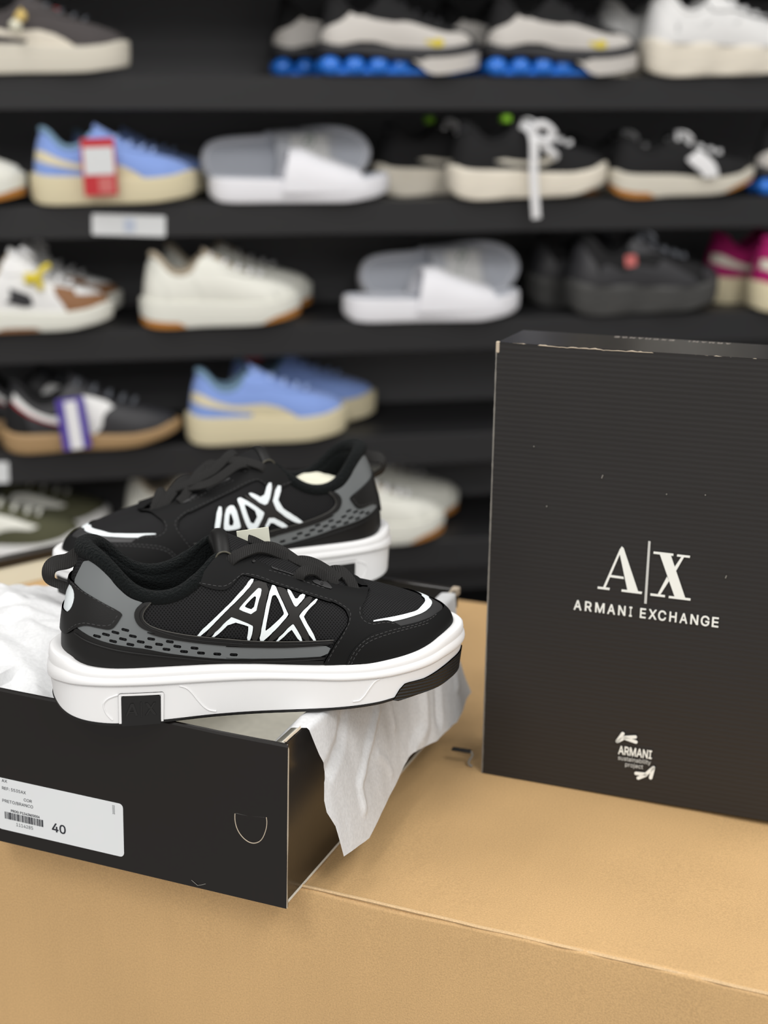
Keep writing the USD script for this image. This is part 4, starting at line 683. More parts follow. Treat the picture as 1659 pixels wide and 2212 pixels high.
def tongue(mk, spine, widths, drops, thick, material, name="tongue", k=13, parent=None):
    sp = curve(spine, 36); t = np.linspace(0, 1, 36); ts = np.linspace(0, 1, len(widths))
    w, d = np.interp(t, ts, widths), np.interp(t, ts, drops)
    a = np.linspace(-1, 1, k)
    tg = np.gradient(sp, axis=0); nr = np.stack([-tg[:, 2], 0 * tg[:, 0], tg[:, 0]], 1); nr /= np.linalg.norm(nr, axis=1, keepdims=True)
    nr *= np.where(nr[:, 2:3] < 0, -1, 1) if np.all(np.abs(nr[:, 2]) > 0.3) else 1
    base = sp[:, None] + np.stack([0 * a, a, 0 * a], 1)[None] * w[:, None, None] - np.array([0, 0, 1.0]) * (d[:, None] * a[None] ** 2)[..., None]
    up = base + nr[:, None] * (thick / 2 * np.sqrt(np.maximum(1 - 0.9 * a ** 2, 0.05)))[None, :, None]
    dn = base - nr[:, None] * (thick / 2 * np.sqrt(np.maximum(1 - 0.9 * a ** 2, 0.05)))[None, :, None]
    ring = np.concatenate([up, dn[:, ::-1]], 1)
    n, m = ring.shape[:2]
    f = grid_faces(m, n, True)
    v = ring.transpose(1, 0, 2).reshape(-1, 3)
    caps = [(ring[0], -1), (ring[-1], 1)]
    ms = [(v, f)] + [(np.vstack([c, c.mean(0)]), np.stack([np.arange(m), (np.arange(m) + 1) % m, np.full(m, m)], 1)[:, ::s]) for c, s in caps]
    return mk(name, cat(*ms), material, parent=parent), base

BLOCK = [(41.3, 0.4), (64.8, 0.4), (64.9, 18.6), (64.2, 19.6), (63, 20.0), (43, 20.6), (41.8, 20.2), (41.3, 19.2)]
FRAME = [(39.6, 2.2), (66.5, 2.0), (66.8, 20.8), (66, 21.6), (41, 22.2), (40, 21.8), (39.6, 21)]
BUMPER = [(210.5, 7.6), (212.0, 9.6), (214.8, 14.4), (218.1, 17.8), (221.4, 18.4), (231.9, 19.0), (242.4, 22.0), (254.2, 25.6), (262.5, 26.5), (266, 27), (266.4, 13), (254, 12), (243, 10), (227, 8.6), (214, 6.6)]
RIDGES = [[(76.4, 24.7), (80.6, 23.0), (84.0, 19.5), (87.4, 14.6), (91.7, 9.2), (95.1, 6.8), (99.0, 5.9)], [(39.3, 21.3), (32.6, 18.3), (30.5, 14.7), (31.6, 10.1), (35.6, 4.6)], [(201.0, 23.2), (198.3, 22.0), (194.8, 17.6), (191.3, 12.2), (187.8, 9.2), (184.2, 8.9)]]
AX_SMALL = [[[(41.3, 0)]]]

def black_sneaker(name, label, matrix, side, logo, laces, stuffing=None):
    t = thing(name, label, "sneaker", matrix, "pair of black and white sneakers")
    S = Shell(**HERO); mk = Maker(t, side); W_ = Wall(S); at = S.at
    h = S.zt - S.zg
    rim = keyed(((0, 7.5), (20, 5), (60, 4), (200, 4), (245, 6), (267, 8)), S.out[:, 0])[:, 0]
    so = mk("midsole", loft(S, [(1.6, S.zb + 1.6), (1.2, S.zb + 2.0), (0.9, S.zb + 6), (0.2, S.zg - 3), (-0.1, S.zg - 0.4), (0.5, S.zg), (0.4, S.zg + 0.5), (-1.2, S.zg + 0.9), (-1.9, S.zg + 1.8), (-2.0, S.zg + h * 0.27), (-1.6, S.zg + h * 0.44), (-0.7, S.zg + h * 0.52),
        (-0.7, S.zg + h * 0.57), (-0.8, S.zg + h * 0.7), (-0.3, S.zt - 1.4), (0.9, S.zt - 0.3), (2.2, S.zt), (rim - 0.4, S.zt - 0.2), (rim + 2, S.zt - 2.5)]), "sole", smooth=38)
    for r in RIDGES:
        q = W_.uv(r); mk("sole_ridge", strip_path(W_.at, PchipInterpolator(np.arange(len(q)), q)(np.linspace(0, len(q) - 1, 40)), 0.05, 0.55), "sole", parent=so)
    osl = mk("outsole", cat(loft(S, [(9, S.zb + 0.1), (2.6, S.zb), (1.2, S.zb + 0.4), (0.7, S.zb + 1.2), (0.8, S.zb + 2.2), (1.8, S.zb + 2.4)]), cap_fan(np.c_[inset2(S.out, 9), S.zb + 0.1], False)), "rubber")
    mk("toe_bumper", patch(W_.at, [W_.uv(BUMPER)], 0.9, 1 / 120, 0.25), "bumper", parent=osl)
    blk = mk("heel_block", patch(W_.at, [W_.uv(BLOCK)], 0.5, 1 / 120, 0.25), "rubber", parent=osl)
    fr = shapely.Polygon(W_.uv(FRAME)).difference(shapely.Polygon(W_.uv([(41.1, -4), (65.1, -4), (65.1, 20.1), (41.1, 20.7)])))
    mk("heel_frame", patch(W_.at, [np.array(fr.exterior.coords[:-1])], 0.75, 1 / 240, 0.25), "sole", parent=so)
    for lt in AX_EMBOSS:
        for ring in lt:
            q = np.array(ring); x = 53 + (q[:, 0] if side > 0 else -q[:, 0])
            mk("letter", patch(W_.at, [W_.uv(np.c_[x, q[:, 1]])], 0.85, 1 / 240, 0.25), "gloss", parent=osl)
    # upper: mesh bootie and the panels laid on it
    v, f = S.G.reshape(-1, 3), grid_faces(S.nu, S.nv + 1)
    mk("upper", (v, f, S.N.reshape(-1, 3)), "mesh" if side > 0 else "mesh_left", label="black mesh upper")
    DU, DV = 1 / 120, 1 / 24
    def pan(nm, key, hh, material, parent=None, label=None, rings=None):
        return mk(nm, patch(at, rings or PANELS[key], hh, DU, DV), material, parent=parent, label=label)
    pan("foxing", "foxing", 0.5, "leather")
    q = pan("quarter_panel", "quarter_panel", 1.0, "grey", label="grey side panel with punched slots")
    pan("lower_trim", "lower_trim", 1.3, "leather")
    mk("piping", strip_path(at, PATHS[3], 1.55, 0.55), "leather")
    wt = pan("window_trim", "window_trim", 1.9, "leather")
    mk("piping", strip_path(at, PATHS[2], 2.0, 0.35), "leather", parent=wt)
    mk("trim_lip", strip_path(at, LIP, 1.9, 0.32), "lip", parent=wt)
    pan("heel_tab", "heel_tab", 0.7, "white", label="white oval on the heel")
    pan("heel_counter", "heel_counter", 1.7, "leather")
    pan("eyestay", "eyestay", 1.5, "nubuck")
    mir = lambda R: [[(1 - a, b) for a, b in r][::-1] for r in R]
    pan("eyestay", None, 1.5, "nubuck", rings=mir(PANELS["eyestay"]))
    pan("quarter_panel", None, 1.0, "grey", rings=[[(-a, b) for a, b in r][::-1] for r in PANELS["quarter_panel"][:1]])
    pan("toe_band", "toe_band", 0.6, "darkgrey")
    pan("toe_guard", "toe_guard", 1.8, "nubuck")
    pan("toe_stripe", "toe_stripe", 1.1, "white", label="white stripe round the toe")
    for key in ("eyelet_strip", "eyelet_strip_2"):
        pan("eyelet_strip", key, 1.9, "darkgrey")
    for k in range(3):
        pan("eyelet", f"eyelet_{k}", 2.1, "hole")
    for key, rings in logo.items():
        pan("logo_letter" if "letter" in key else "logo_outline", None, (1.5 if "letter" in key else 1.35) + (0.6 if side < 0 else 0), "letter" if "letter" in key else "white", rings=rings)
    hs = [1.75, 1.75, 1.95, 1.4, 1.55, 1.55, 1.55, 1.85, 1.85]
    mk("stitching", cat(*[stitches(at, p, hh) for p, hh in zip(PATHS, hs)]), "thread", kind="stuff")
    collar_and_lining(mk, S, 0.335, 4.6, "towel", inset=1.6)
    tg, base = tongue(mk, [(192, 0, 71), (172, 0, 79.5), (150, 0, 88.5), (132, 0, 97), (117, 0, 104.5), (107, 0, 108.6)], [10, 15, 18, 20, 21, 21.5], [2, 3, 4.5, 6, 7, 7.5], 4.0, "mesh" if side > 0 else "mesh_left")
    tongue(mk, [(109.5, 0, 110.2), (106.0, 0, 111.6), (102.5, 0, 110.4), (101.2, 0, 106.5), (102.6, 0, 100), (106, 0, 92), (112, 0, 82)], [21.5, 22, 22.2, 22, 21, 20, 18], [7.5, 7.5, 7.5, 7, 6.5, 6, 5], 1.6, "leather", name="tongue_lining")
    rimp = np.array([(x, -22.3, z - 7.6) for x, z in [(112.5, 108.6), (109.5, 111.0), (106.0, 112.4), (102.2, 111.2), (100.6, 106.8), (102, 100)]])
    mk("tongue_binding", tube(curve(rimp, 30), 0.55, 6, up=(0, 1, 0)), "olive")
    for p, w in laces:
        mk("lace", tube(curve(p, 34), w, 10, up=(0, -0.75, 0.66), flat=0.34), "lace")
    lp = curve(np.array([(21.5, 0, 101.5), (16.5, 0, 98.5), (12.5, 0, 96.2), (7.5, 0, 95.4), (3.0, 0, 93.6), (0.9, 0, 89.6), (1.7, 0, 84.6), (4.8, 0, 82.4), (9.2, 0, 80.6), (13.0, 0, 77.5)]), 44)
    lt = np.gradient(lp, axis=0); ln = np.stack([lt[:, 2], 0 * lt[:, 0], -lt[:, 0]], 1); ln /= np.linalg.norm(ln, axis=1, keepdims=True)
    mk("pull_loop", tube(lp, 5.6, 12, up=ln * 0.74 - np.array([0, 0.67, 0]), flat=0.15), "webbing")
    if stuffing is not None:
        b = trimesh.creation.icosphere(4, 1.0); v = np.array(b.vertices)
        v = v * (1 + 0.35 * (meshkit.fbm(v * 2.2 + 5, 4, 3) - 0.5))[:, None] * [34, 23, 19] + [62, 0, 67]
        mk("paper_stuffing", (v, b.faces), "creampaper", smooth=25, label="cream paper stuffing inside")
    return t
M["bumper"] = ribbed("black_ridged_rubber", (0.012, 0.012, 0.012), "z", 0.0022, 0.45, 0.6, 0.0006)
M["gloss"] = mat("black_gloss_rubber", (0.012, 0.012, 0.012), 0.28)
M["hole"] = mat("eyelet_hole", (0.004, 0.004, 0.004), 0.6)
M["lip"] = mat("grey_lip", (0.06, 0.057, 0.05), 0.4)
M["olive"] = mat("olive_binding", (0.07, 0.065, 0.045), 0.5)
M["creampaper"] = mat("cream_paper", (0.72, 0.71, 0.58), 0.7, bump=(200, 0.4, 0.002))
AX_EMBOSS = [[[(-9.5, 7.0), (-8.3, 7.0), (-5.4, 13.2), (-3.3, 7.0), (-1.9, 7.0), (-4.5, 15.4), (-6.2, 15.4)], [(-7.2, 9.2), (-3.6, 9.2), (-3.6, 10.0), (-7.0, 10.0)]], [[(-0.3, 6.0), (0.4, 6.0), (0.4, 16), (-0.3, 16)]], [[(2.4, 15.2), (4.2, 15.2), (9.4, 6.8), (7.6, 6.8)], [(7.7, 15.2), (8.9, 15.2), (3.6, 6.8), (2.4, 6.8)]]]
HERO_M = on_carton(rot(0.24), HERO_O)
L1 = [([(108.6, -21.5, 94.0), (110.6, -23.6, 100.4), (118.4, -21, 103.6), (127.1, -14, 103.5), (134.7, -8, 100.6), (142.3, -3, 96.2), (149.8, 1.0, 92)], 3.7),
      ([(124, -1.0, 106.0), (130.3, 1.0, 102.6), (138.7, 3.0, 97.6), (147.2, 2, 94.4), (153.4, -2.0, 91.4), (162.2, -6, 88.0), (168.5, -9.0, 85.2), (175.1, -11.0, 80.0), (178.7, -12, 76.5)], 3.0),
      ([(152.4, -20.6, 84.6), (154.8, -19.6, 88.4), (160.4, -16.2, 88.4), (165.7, -13, 86.0), (171.6, -11, 81.0), (176, -9.5, 77)], 3.7),
      ([(176.0, 9.0, 78.0), (180.0, 5.0, 81.0), (183.5, 0.0, 82.0), (186.1, -4.0, 80.3), (188.8, -8.0, 76.6), (190.4, -11.0, 72.6), (192.2, -14, 69.6), (193.7, -15.5, 67.0)], 3.6),
      ([(134, 19, 94), (142, 12, 96), (150, 4, 93), (158, -4, 88), (165, -10, 83)], 3.4), ([(158, 16, 85), (166, 9, 86), (174, 2, 83), (182, -6, 78)], 3.4)]
black_sneaker("sneaker", "black and white sneaker resting on the box rim, toe to the right", HERO_M, 1, {k: v for k, v in PANELS.items() if k.startswith("logo")}, L1)
L2 = [([(108.6, -21.5, 94.0), (112, -24, 100.4), (121, -20, 104), (130, -12, 105), (140, -2, 101), (152, 6, 95)], 3.7),
      ([(118, -19, 100), (128, -21, 103), (140, -24, 98), (152, -25, 92), (160, -20, 89), (168, -10, 86), (176, 0, 82)], 3.6),
      ([(124, 2, 107), (134, -8, 107), (146, -14, 99), (156, -16, 95), (166, -12, 90), (178, -4, 84)], 3.4),
      ([(134, 18, 95), (142, 10, 99), (150, 2, 97), (160, -8, 92), (170, -17, 82), (176, -20, 78)], 3.6),
      ([(156, 16, 86), (166, 6, 88), (176, -6, 84), (186, -14, 76), (192, -17, 68)], 4.0),
      ([(180, 8, 80), (184, 0, 83), (189, -8, 79), (194, -15, 70), (197, -18, 64)], 3.8)]
black_sneaker("sneaker", "black and white sneaker behind, toe to the left, with cream paper inside", on_carton(rot(3.552, -0.0145, 0.045), (0.0022, 1.1236, 0.1150)), -1, PANELS2, L2, stuffing=True)

# a cream card tucked behind the near sneaker's tongue
tg = thing("card_tag", "blank cream card tag tucked behind the near sneaker's tongue", "card tag", HERO_M)
q = np.array([(119.5, 23.0, 104.2), (139.5, 18.0, 107.8), (141.5, 18.0, 91.0), (136, 20, 78), (122.6, 24.0, 80)]) / 1000
nq = np.array([0.2, 0.97, 0.0]) * 0.0006
i = np.arange(5)
part(tg, "card", cat((np.vstack([q - nq, q + nq]), np.vstack([[(0, 2, 1), (0, 3, 2), (0, 4, 3), (5, 6, 7), (5, 7, 8), (5, 8, 9)], np.stack([i, (i + 1) % 5, i + 5], 1), np.stack([(i + 1) % 5, (i + 1) % 5 + 5, i + 5], 1)]))), M["cream"], smooth=False)

# odds and ends on the carton
t = thing("cardboard_strip", "black and cream folded cardboard strip standing behind the tissue at the left", "cardboard strip", on_carton(rot(0.8035), (-0.3872, 1.3819, 0.0)))
part(t, "strip", rbox(-0.010, 0.125, 0.001, 0.004, 0.0, 0.0215, 0.0005), M["cream"], smooth=False)
part(t, "folded_top", rbox(-0.012, 0.127, -0.0005, 0.012, 0.0216, 0.0315, 0.0008), M["boxblack"], smooth=False)
t = thing("paper_scrap", "small torn black paper scrap on the carton beside the lid's lower left corner", "paper scrap", on_carton(rot(-0.3), (0.0560, 1.003, 0.0)))
part(t, "scrap", rbox(0.0, 0.0150, 0.0, 0.005, 0.0115, 0.0130, 0.0004), M["rubber"], smooth=False)
part(t, "stem", tube(curve([(0.0145, 0.002, 0.0125), (0.0160, 0.002, 0.009), (0.0140, 0.001, 0.005), (0.0165, 0.001, 0.001)], 20), 0.0009, 6, up=(0, 1, 0)), M["scuff"])

# --- the shoes on the shelves ------------------------------------------------------------------------------------------------
def colour(name, c, rough=0.65, **k):
    if name not in M: M[name] = mat(name, c, rough, **k)
    return name

def variant(sole=37.0, rise=0.0, spring=1.0, fat=1.0, low=0.0, nu=96, nv=14):
    """The hero's last with another sole height (mm), collar rise, toe spring and width."""
    h = {k: [tuple(a) for a in v] for k, v in HERO.items() if k != "st"}
    h["outline"] = [(x, y * fat) for x, y in HERO["outline"]]
    h["zb"] = [(x, z * spring) for x, z in HERO["zb"]]
    h["zt"] = [(x, sole + (z - 37) * (0.5 + 0.5 * spring)) for x, z in HERO["zt"]]
    h["zg"] = [(x, 0.38 * np.interp(x, *zip(*h["zb"])) + 0.62 * np.interp(x, *zip(*h["zt"]))) for x, z in HERO["zg"]]
    h["st"] = [(u, (a[0], a[1] * fat, a[2] + sole - 37 + rise * (a[2] - 70) / 36 - low), (b[0], b[1] * fat, b[2] * 0.95), (c[0], c[1] * fat, c[2])) for u, a, b, c in HERO["st"]]
    return Shell(**h, nu=nu, nv=nv)

LACE_ROWS = [(0.335, 0.10), (0.37, 0.10), (0.405, 0.10), (0.44, 0.10), (0.47, 0.10)]
def shelf_sneaker(name, S, upper, sole, lace, lining, panels=(), gum=None, gum_parts=("heel", "toe"), sole_bulge=0.0, seed=0, bow=True, tongue_mat=None, lace_w=3.6, insert=None):
    """A shelf sneaker at the origin, heel at x = 0, outer side to -y; panels: (part name, rings, height, material)."""
    t = UsdGeom.Xform.Define(stage, numbered("/World", name)); mk = Maker(t); W_ = Wall(S); at = S.at
    h = S.zt - S.zg
    b = sole_bulge * np.sin(S.out[:, 0] * 0.085 + 0.6)[:, None] if sole_bulge else 0.0
    bz = sole_bulge * 0.8 * np.sin(S.out[:, 0] * 0.085 + 2.0) if sole_bulge else 0.0
    o = lambda d: np.full((S.nu, 1), float(d)) - b
    so = mk("sole", cat(loft(S, [(14, S.zb + 0.4), (3.5, S.zb), (o(1.2), S.zb + 2.5), (o(0.2), S.zb * 0.5 + S.zg * 0.5), (o(-0.8), S.zg + bz), (o(0.2), S.zg + bz + 1.0), (o(-1.0), S.zg + h * 0.5), (o(0.2), S.zt - 1.2), (3.0, S.zt), (9, S.zt - 1.5)]), cap_fan(np.c_[inset2(S.out, 14), S.zb + 0.4], False)), sole)
    if gum:
        for k, q in {"heel": [(0.2, 0), (62, 0), (74, 0.06), (60, 0.36), (30, 0.42), (0.2, 0.46)], "toe": [(196, 0.0), (266.4, 0.0), (266.4, 0.62), (245, 0.50), (222, 0.40), (206, 0.22)], "mid": [(72, 0.0), (130, 0.0), (150, 0.08), (140, 0.3), (90, 0.3)]}.items():
            if k in gum_parts:
                r = np.array(q); r[:, 0] = np.interp(r[:, 0], S.out[:S.nu // 2 + 1, 0], np.arange(S.nu // 2 + 1) / S.nu)
                r = shapely.Polygon(r).buffer(0)
                if k != "mid": r = r.union(affinity.scale(r, -1, 1, origin=(0.5 if k == "toe" else 0.0, 0))).buffer(0.01).buffer(-0.01)
                for g in getattr(r, "geoms", [r]):
                    mk("gum_pad", patch(W_.at, [np.array(g.exterior.coords[:-1])], 0.8 + sole_bulge, 1 / 48, 0.25), gum, parent=so)
    mk("upper", (S.G.reshape(-1, 3), grid_faces(S.nu, S.nv + 1), S.N.reshape(-1, 3)), upper)
    for nm, rings, hh, m in panels:
        mk(nm, patch(at, rings if isinstance(rings[0][0], (tuple, list, np.ndarray)) else [rings], hh, 1 / 48, 1 / 10), m)
    collar_and_lining(mk, S, 0.33, 4.4, lining, inset=1.4, insole=insert)
    dz = S.T[S.nu // 2, 2] - 69.5
    k1 = S.T[int(0.325 * S.nu), 2] - 103
    sp = [(192, 0, 71 + dz), (172, 0, 79 + dz), (150, 0, 88 + (dz + k1) / 2), (132, 0, 97 + k1), (116, 0, 106 + k1), (104, 0, 114 + k1)]
    tongue(mk, sp, [10, 15, 18, 20, 21, 21], [2, 3, 4.5, 6, 7, 7], 5.0, tongue_mat or upper, k=9)
    rg = np.random.default_rng(seed)
    for i, (u, d) in enumerate(LACE_ROWS):
        a, _ = at(np.array([[u, 0.93]]), 1.5); c, _ = at(np.array([[1 - u, 0.93]]), 1.5)
        m = (a[0] + c[0]) / 2 + [3, 0, 6.5]
        mk("lace", tube(curve(np.array([a[0], (a[0] * 0.6 + m * 0.4) + [0, 0, 2.5], m, (c[0] * 0.6 + m * 0.4) + [0, 0, 2.5], c[0]]), 16), lace_w, 8, up=(-0.3, 0, 1), flat=0.4), lace)
    if bow:
        p0 = np.array([122, 0, 108 + k1])
        for sgn in (-1, 1):
            q = p0 + np.array([(0, 0, 0), (6, sgn * 16, 5), (16, sgn * 26, -4), (20, sgn * 18, -9), (10, sgn * 6, -2), (2, 0, 0)])
            mk("bow_loop", tube(curve(q, 24), 2.4, 6), lace)
    return t

STRIPE = [(0.02, .30), (0.02, .50), (0.07, .52), (0.12, .47), (0.18, .44), (0.24, .46), (0.275, .43), (0.30, .30), (0.33, .0), (0.20, .0), (0.215, .18), (0.17, .24), (0.10, .28)]
TOECAP = [(0.40, .0), (0.405, .25), (0.43, .34), (0.46, .34), (0.5, .34), (0.54, .34), (0.57, .34), (0.595, .25), (0.60, .0)]
VAMP = [(0.345, .0), (0.35, .35), (0.375, .55), (0.41, .60), (0.44, .50), (0.47, .45), (0.5, .46), (0.5, .0)]
EYE = [(0.285, .99), (0.285, .80), (0.31, .68), (0.36, .66), (0.41, .70), (0.45, .80), (0.49, .93), (0.495, .99)]
HEELC = [(-0.11, .0), (-0.10, .45), (-0.05, .75), (0, .80), (0.05, .75), (0.10, .45), (0.11, .0)]
SADDLE = [(0.20, .0), (0.215, .35), (0.24, .7), (0.27, .95), (0.33, .98), (0.335, .6), (0.345, .3), (0.36, .0)]
mirror = lambda r: [(1 - a, b) for a, b in r][::-1]

colour("cream_rubber", (0.76, 0.68, 0.46)); colour("cornflower_suede", (0.25, 0.38, 0.80), 0.85, sheen=0.2); colour("cornflower_lace", (0.40, 0.54, 0.90)); colour("teal_lining", (0.20, 0.33, 0.46), 0.9)
colour("magenta_suede", (0.42, 0.006, 0.14), 0.85); colour("charcoal_suede", (0.075, 0.066, 0.066), 0.9); colour("slate_lace", (0.13, 0.14, 0.16)); colour("ivory_rubber", (0.72, 0.68, 0.58))
colour("off_white_leather", (0.84, 0.84, 0.76), 0.5); colour("gum_rubber", (0.50, 0.20, 0.03), 0.5); colour("beige_lining", (0.48, 0.41, 0.31), 0.9); colour("white_leather", (0.86, 0.86, 0.85), 0.5)
colour("black_knit", (0.006, 0.006, 0.007), 0.85); colour("white_lace", (0.86, 0.86, 0.87)); colour("bone_rubber", (0.84, 0.78, 0.66)); colour("tan_leather", (0.27, 0.125, 0.05), 0.6); colour("neon_green", (0.22, 0.52, 0.02))
colour("greige_cage", (0.64, 0.61, 0.57), 0.5); colour("cobalt_pod", (0.02, 0.20, 0.80), 0.25, coat=0.4); colour("yellow_print", (0.75, 0.60, 0.03)); colour("graphite", (0.03, 0.03, 0.034), 0.5); colour("slide_foam", (0.86, 0.86, 0.90), 0.55)
colour("slide_grey", (0.60, 0.62, 0.67), 0.6); colour("footbed_grey", (0.56, 0.59, 0.66), 0.7); colour("emblem_green", (0.01, 0.14, 0.06)); colour("olive_suede", (0.085, 0.085, 0.045), 0.9); colour("sole_charcoal", (0.055, 0.055, 0.053), 0.6); colour("tan_gum", (0.42, 0.27, 0.13), 0.55)
colour("red_card", (0.55, 0.02, 0.03), 0.5); colour("purple_card", (0.085, 0.05, 0.36), 0.5); colour("coral", (0.62, 0.16, 0.15)); colour("gold", (0.75, 0.55, 0.18), 0.3); colour("pearl", (0.8, 0.78, 0.62), 0.2, coat=0.5); colour("crimson", (0.30, 0.01, 0.02))

def suede(name, upper, lace, lining, sole, stripe):
    return shelf_sneaker(name, variant(sole=46, rise=4, spring=0.75), upper, sole, lace, lining, [("side_stripe", STRIPE, 1.2, stripe), ("side_stripe", mirror(STRIPE), 1.2, stripe), ("toe_overlay", TOECAP, 0.8, upper), ("eyestay", EYE, 1.2, upper), ("eyestay", mirror(EYE), 1.2, upper), ("heel_patch", HEELC, 0.8, upper)], bow=False, insert=lining)

def court(name, upper, lining):
    return shelf_sneaker(name, variant(sole=44, rise=6, spring=0.9, fat=1.05), upper, upper, "white_lace", lining, [("toe_overlay", TOECAP, 1.5, upper), ("eyestay", EYE, 1.6, upper), ("eyestay", mirror(EYE), 1.6, upper), ("heel_patch", HEELC, 1.5, upper), ("side_panel", SADDLE, 1.2, upper), ("side_panel", mirror(SADDLE), 1.2, upper)], gum="gum_rubber", bow=False, tongue_mat=lining)

def bubble_runner(name):
    S = variant(sole=46, rise=8, spring=0.8)
    S.zb = np.where(S.out[:, 0] < 150, 31 - 8 * np.clip((S.out[:, 0] - 60) / 70, 0, 1), np.maximum(23 * (1 - np.clip((S.out[:, 0] - 150) / 25, 0, 1)), 0) + S.zb)
    S.zg = np.maximum(S.zg, S.zb + 4)
    cage = [(0.010, .02), (0.012, .20), (0.05, .34), (0.09, .50), (0.125, .70), (.16, .95), (.19, .99), (.22, .97), (.25, .78), (.29, .58), (.34, .46), (.40, .37), (.44, .36), (.452, .25), (.45, .0), (.24, .0), (.21, .08), (.18, .16), (.14, .14), (.09, .02)]
    t = shelf_sneaker(name, S, "black_knit", "graphite", "graphite", "black_knit", [("side_cage", cage, 2.2, "greige_cage"), ("side_cage", mirror(cage), 2.2, "greige_cage"), ("toe_cap", [(0.455, .0), (0.46, .35), (0.48, .45), (0.5, .47), (0.52, .45), (0.54, .35), (0.545, .0)], 1.6, "graphite"),
                      ("emblem", [(0.33, .06), (0.345, .05), (0.362, .10), (0.365, .22), (0.352, .24), (0.34, .18), (0.318, .20), (0.315, .14)], 2.9, "yellow_print")], bow=False)
    mk = Maker(t); W_ = Wall(S)
    r = np.array([(148, -0.05), (160, 0.6), (172, 1.0), (262, 1.0), (262, 0.0), (215, -0.05)]); r[:, 0] = np.interp(r[:, 0], S.out[:49, 0], np.arange(49) / 96)
    for k in (r, (r * [-1, 1] + [1, 0])[::-1]):
        mk("side_cage", patch(W_.at, [k], 1.8, 1 / 48, 0.25), "greige_cage")
    for x, w in ((20, 34), (58, 36), (96, 36), (132, 30)):
        for y in (-1, 1):
            s = trimesh.creation.icosphere(2, 1.0); v = np.array(s.vertices) * [17.5, 15, 15.5] + [x, y * (w - 14.5), 15.5]
            mk("air_pod", (v, s.faces), "cobalt_pod", smooth=60)
    mk("pod_plate", rbox(12, 190, -27, 27, 1.5, 11, 3), "cobalt_pod")
    return t

def slide(name, foam="slide_foam", strap="slide_foam", lift=1.0):
    """A pool slide: sole with a raised rim, footbed, and a strap over the forefoot."""
    t = UsdGeom.Xform.Define(stage, numbered("/World", name)); mk = Maker(t)
    o = closed(np.array([(0, 0), (3, -16), (14, -30), (45, -38), (100, -38), (150, -43), (200, -48), (240, -40), (262, -22), (270, 0), (262, 24), (238, 42), (200, 49), (150, 46), (100, 40), (45, 38), (14, 30), (3, 16)], float), 96)
    x = o[:, 0]; zb = keyed([(0, 8), (12, 2), (40, 0), (190, 0), (235, 5), (270, 14)], x)[:, 0]; zt = keyed([(0, 37), (40, 35), (120, 33), (200, 32), (240, 36), (270, 41)], x)[:, 0]
    R = [(12, zb), (3, zb), (0.8, zb + 3), (0, zb * 0.6 + zt * 0.4), (0.5, zt - 5), (2.0, zt - 1), (4, zt), (7, zt - 1.5), (10, zt - 4)]
    so = mk("sole", cat(grid_mesh(np.stack([np.c_[inset2(o, d), z] for d, z in R], 1), True), cap_fan(np.c_[inset2(o, 12), zb], False)), foam)
    mk("footbed", cap_fan(np.c_[inset2(o, 9), zt - 3.2]), "footbed_grey")
    mk("footbed_rim", grid_mesh(np.stack([np.c_[inset2(o, d), zt + a] for d, a in ((9, -3.2), (5, 0.2), (3, -0.2))], 1), True), "footbed_grey")
    em = affinity.rotate(shapely.union_all([shapely.box(-15, -2.5, 8, 2.5), shapely.Point(11, 2).buffer(4), shapely.LineString([(-15, 0), (-20, 5), (-14, 7)]).buffer(1.8)]), 8)
    v = trimesh.creation.extrude_polygon(em, 0.8, engine="earcut"); v.apply_translation([75, 0, 31]); mk("emblem", v, "emblem_green", label="faint green emblem on the footbed")
    xs = np.linspace(0, 1, 14); a = np.linspace(0, np.pi, 25)
    P, Q = [], []
    for w in xs:
        X = 118 + 100 * w; hw = np.interp(X, [118, 190, 230], [45, 50, 44]); top = np.interp(w, [0, 0.2, 0.45, 0.8, 1], [76, 77, 66, 54, 47]) * lift - 14
        lean = (1 - np.sin(a)) * np.interp(w, [0, 1], [-14, 12])
        for L, d in ((P, 0), (Q, 5.5)):
            L.append(np.stack([X + lean, -(hw - d) * np.sign(np.cos(a)) * np.abs(np.cos(a)) ** 0.7, 14 + (top - d) * np.abs(np.sin(a)) ** 0.75], 1))
    P, Q = np.array(P), np.array(Q)
    ring = np.concatenate([P, Q[:, ::-1]], 1); m = ring.shape[1]
    v, f = ring.transpose(1, 0, 2).reshape(-1, 3), grid_faces(m, 14, True)
    ends = [(np.vstack([P[k], Q[k]]), np.vstack([np.stack([np.arange(24), np.arange(24) + 1, np.arange(24) + 26], 1), np.stack([np.arange(24), np.arange(24) + 26, np.arange(24) + 25], 1)])) for k in (0, -1)]
    st = mk("strap", cat((v, f), *ends), strap, smooth=50)
    lb = np.array([P[i, 9:17] + [0, 0, 0.8] for i in range(3, 12)]); mk("strap_label", grid_mesh(lb), "white_leather", parent=st)
    mark = np.array([P[i, j] + [0, 0, 1.3] for i, j in [(6, 10), (6, 12), (7, 13), (8, 14), (8, 16), (7, 17), (7, 15), (6, 14)]]); i = np.arange(8)
    mk("emblem", (np.vstack([mark, mark.mean(0)]), np.stack([i, (i + 1) % 8, np.full(8, 8)], 1)), "emblem_green", parent=st, label="green emblem on the strap")
    return t

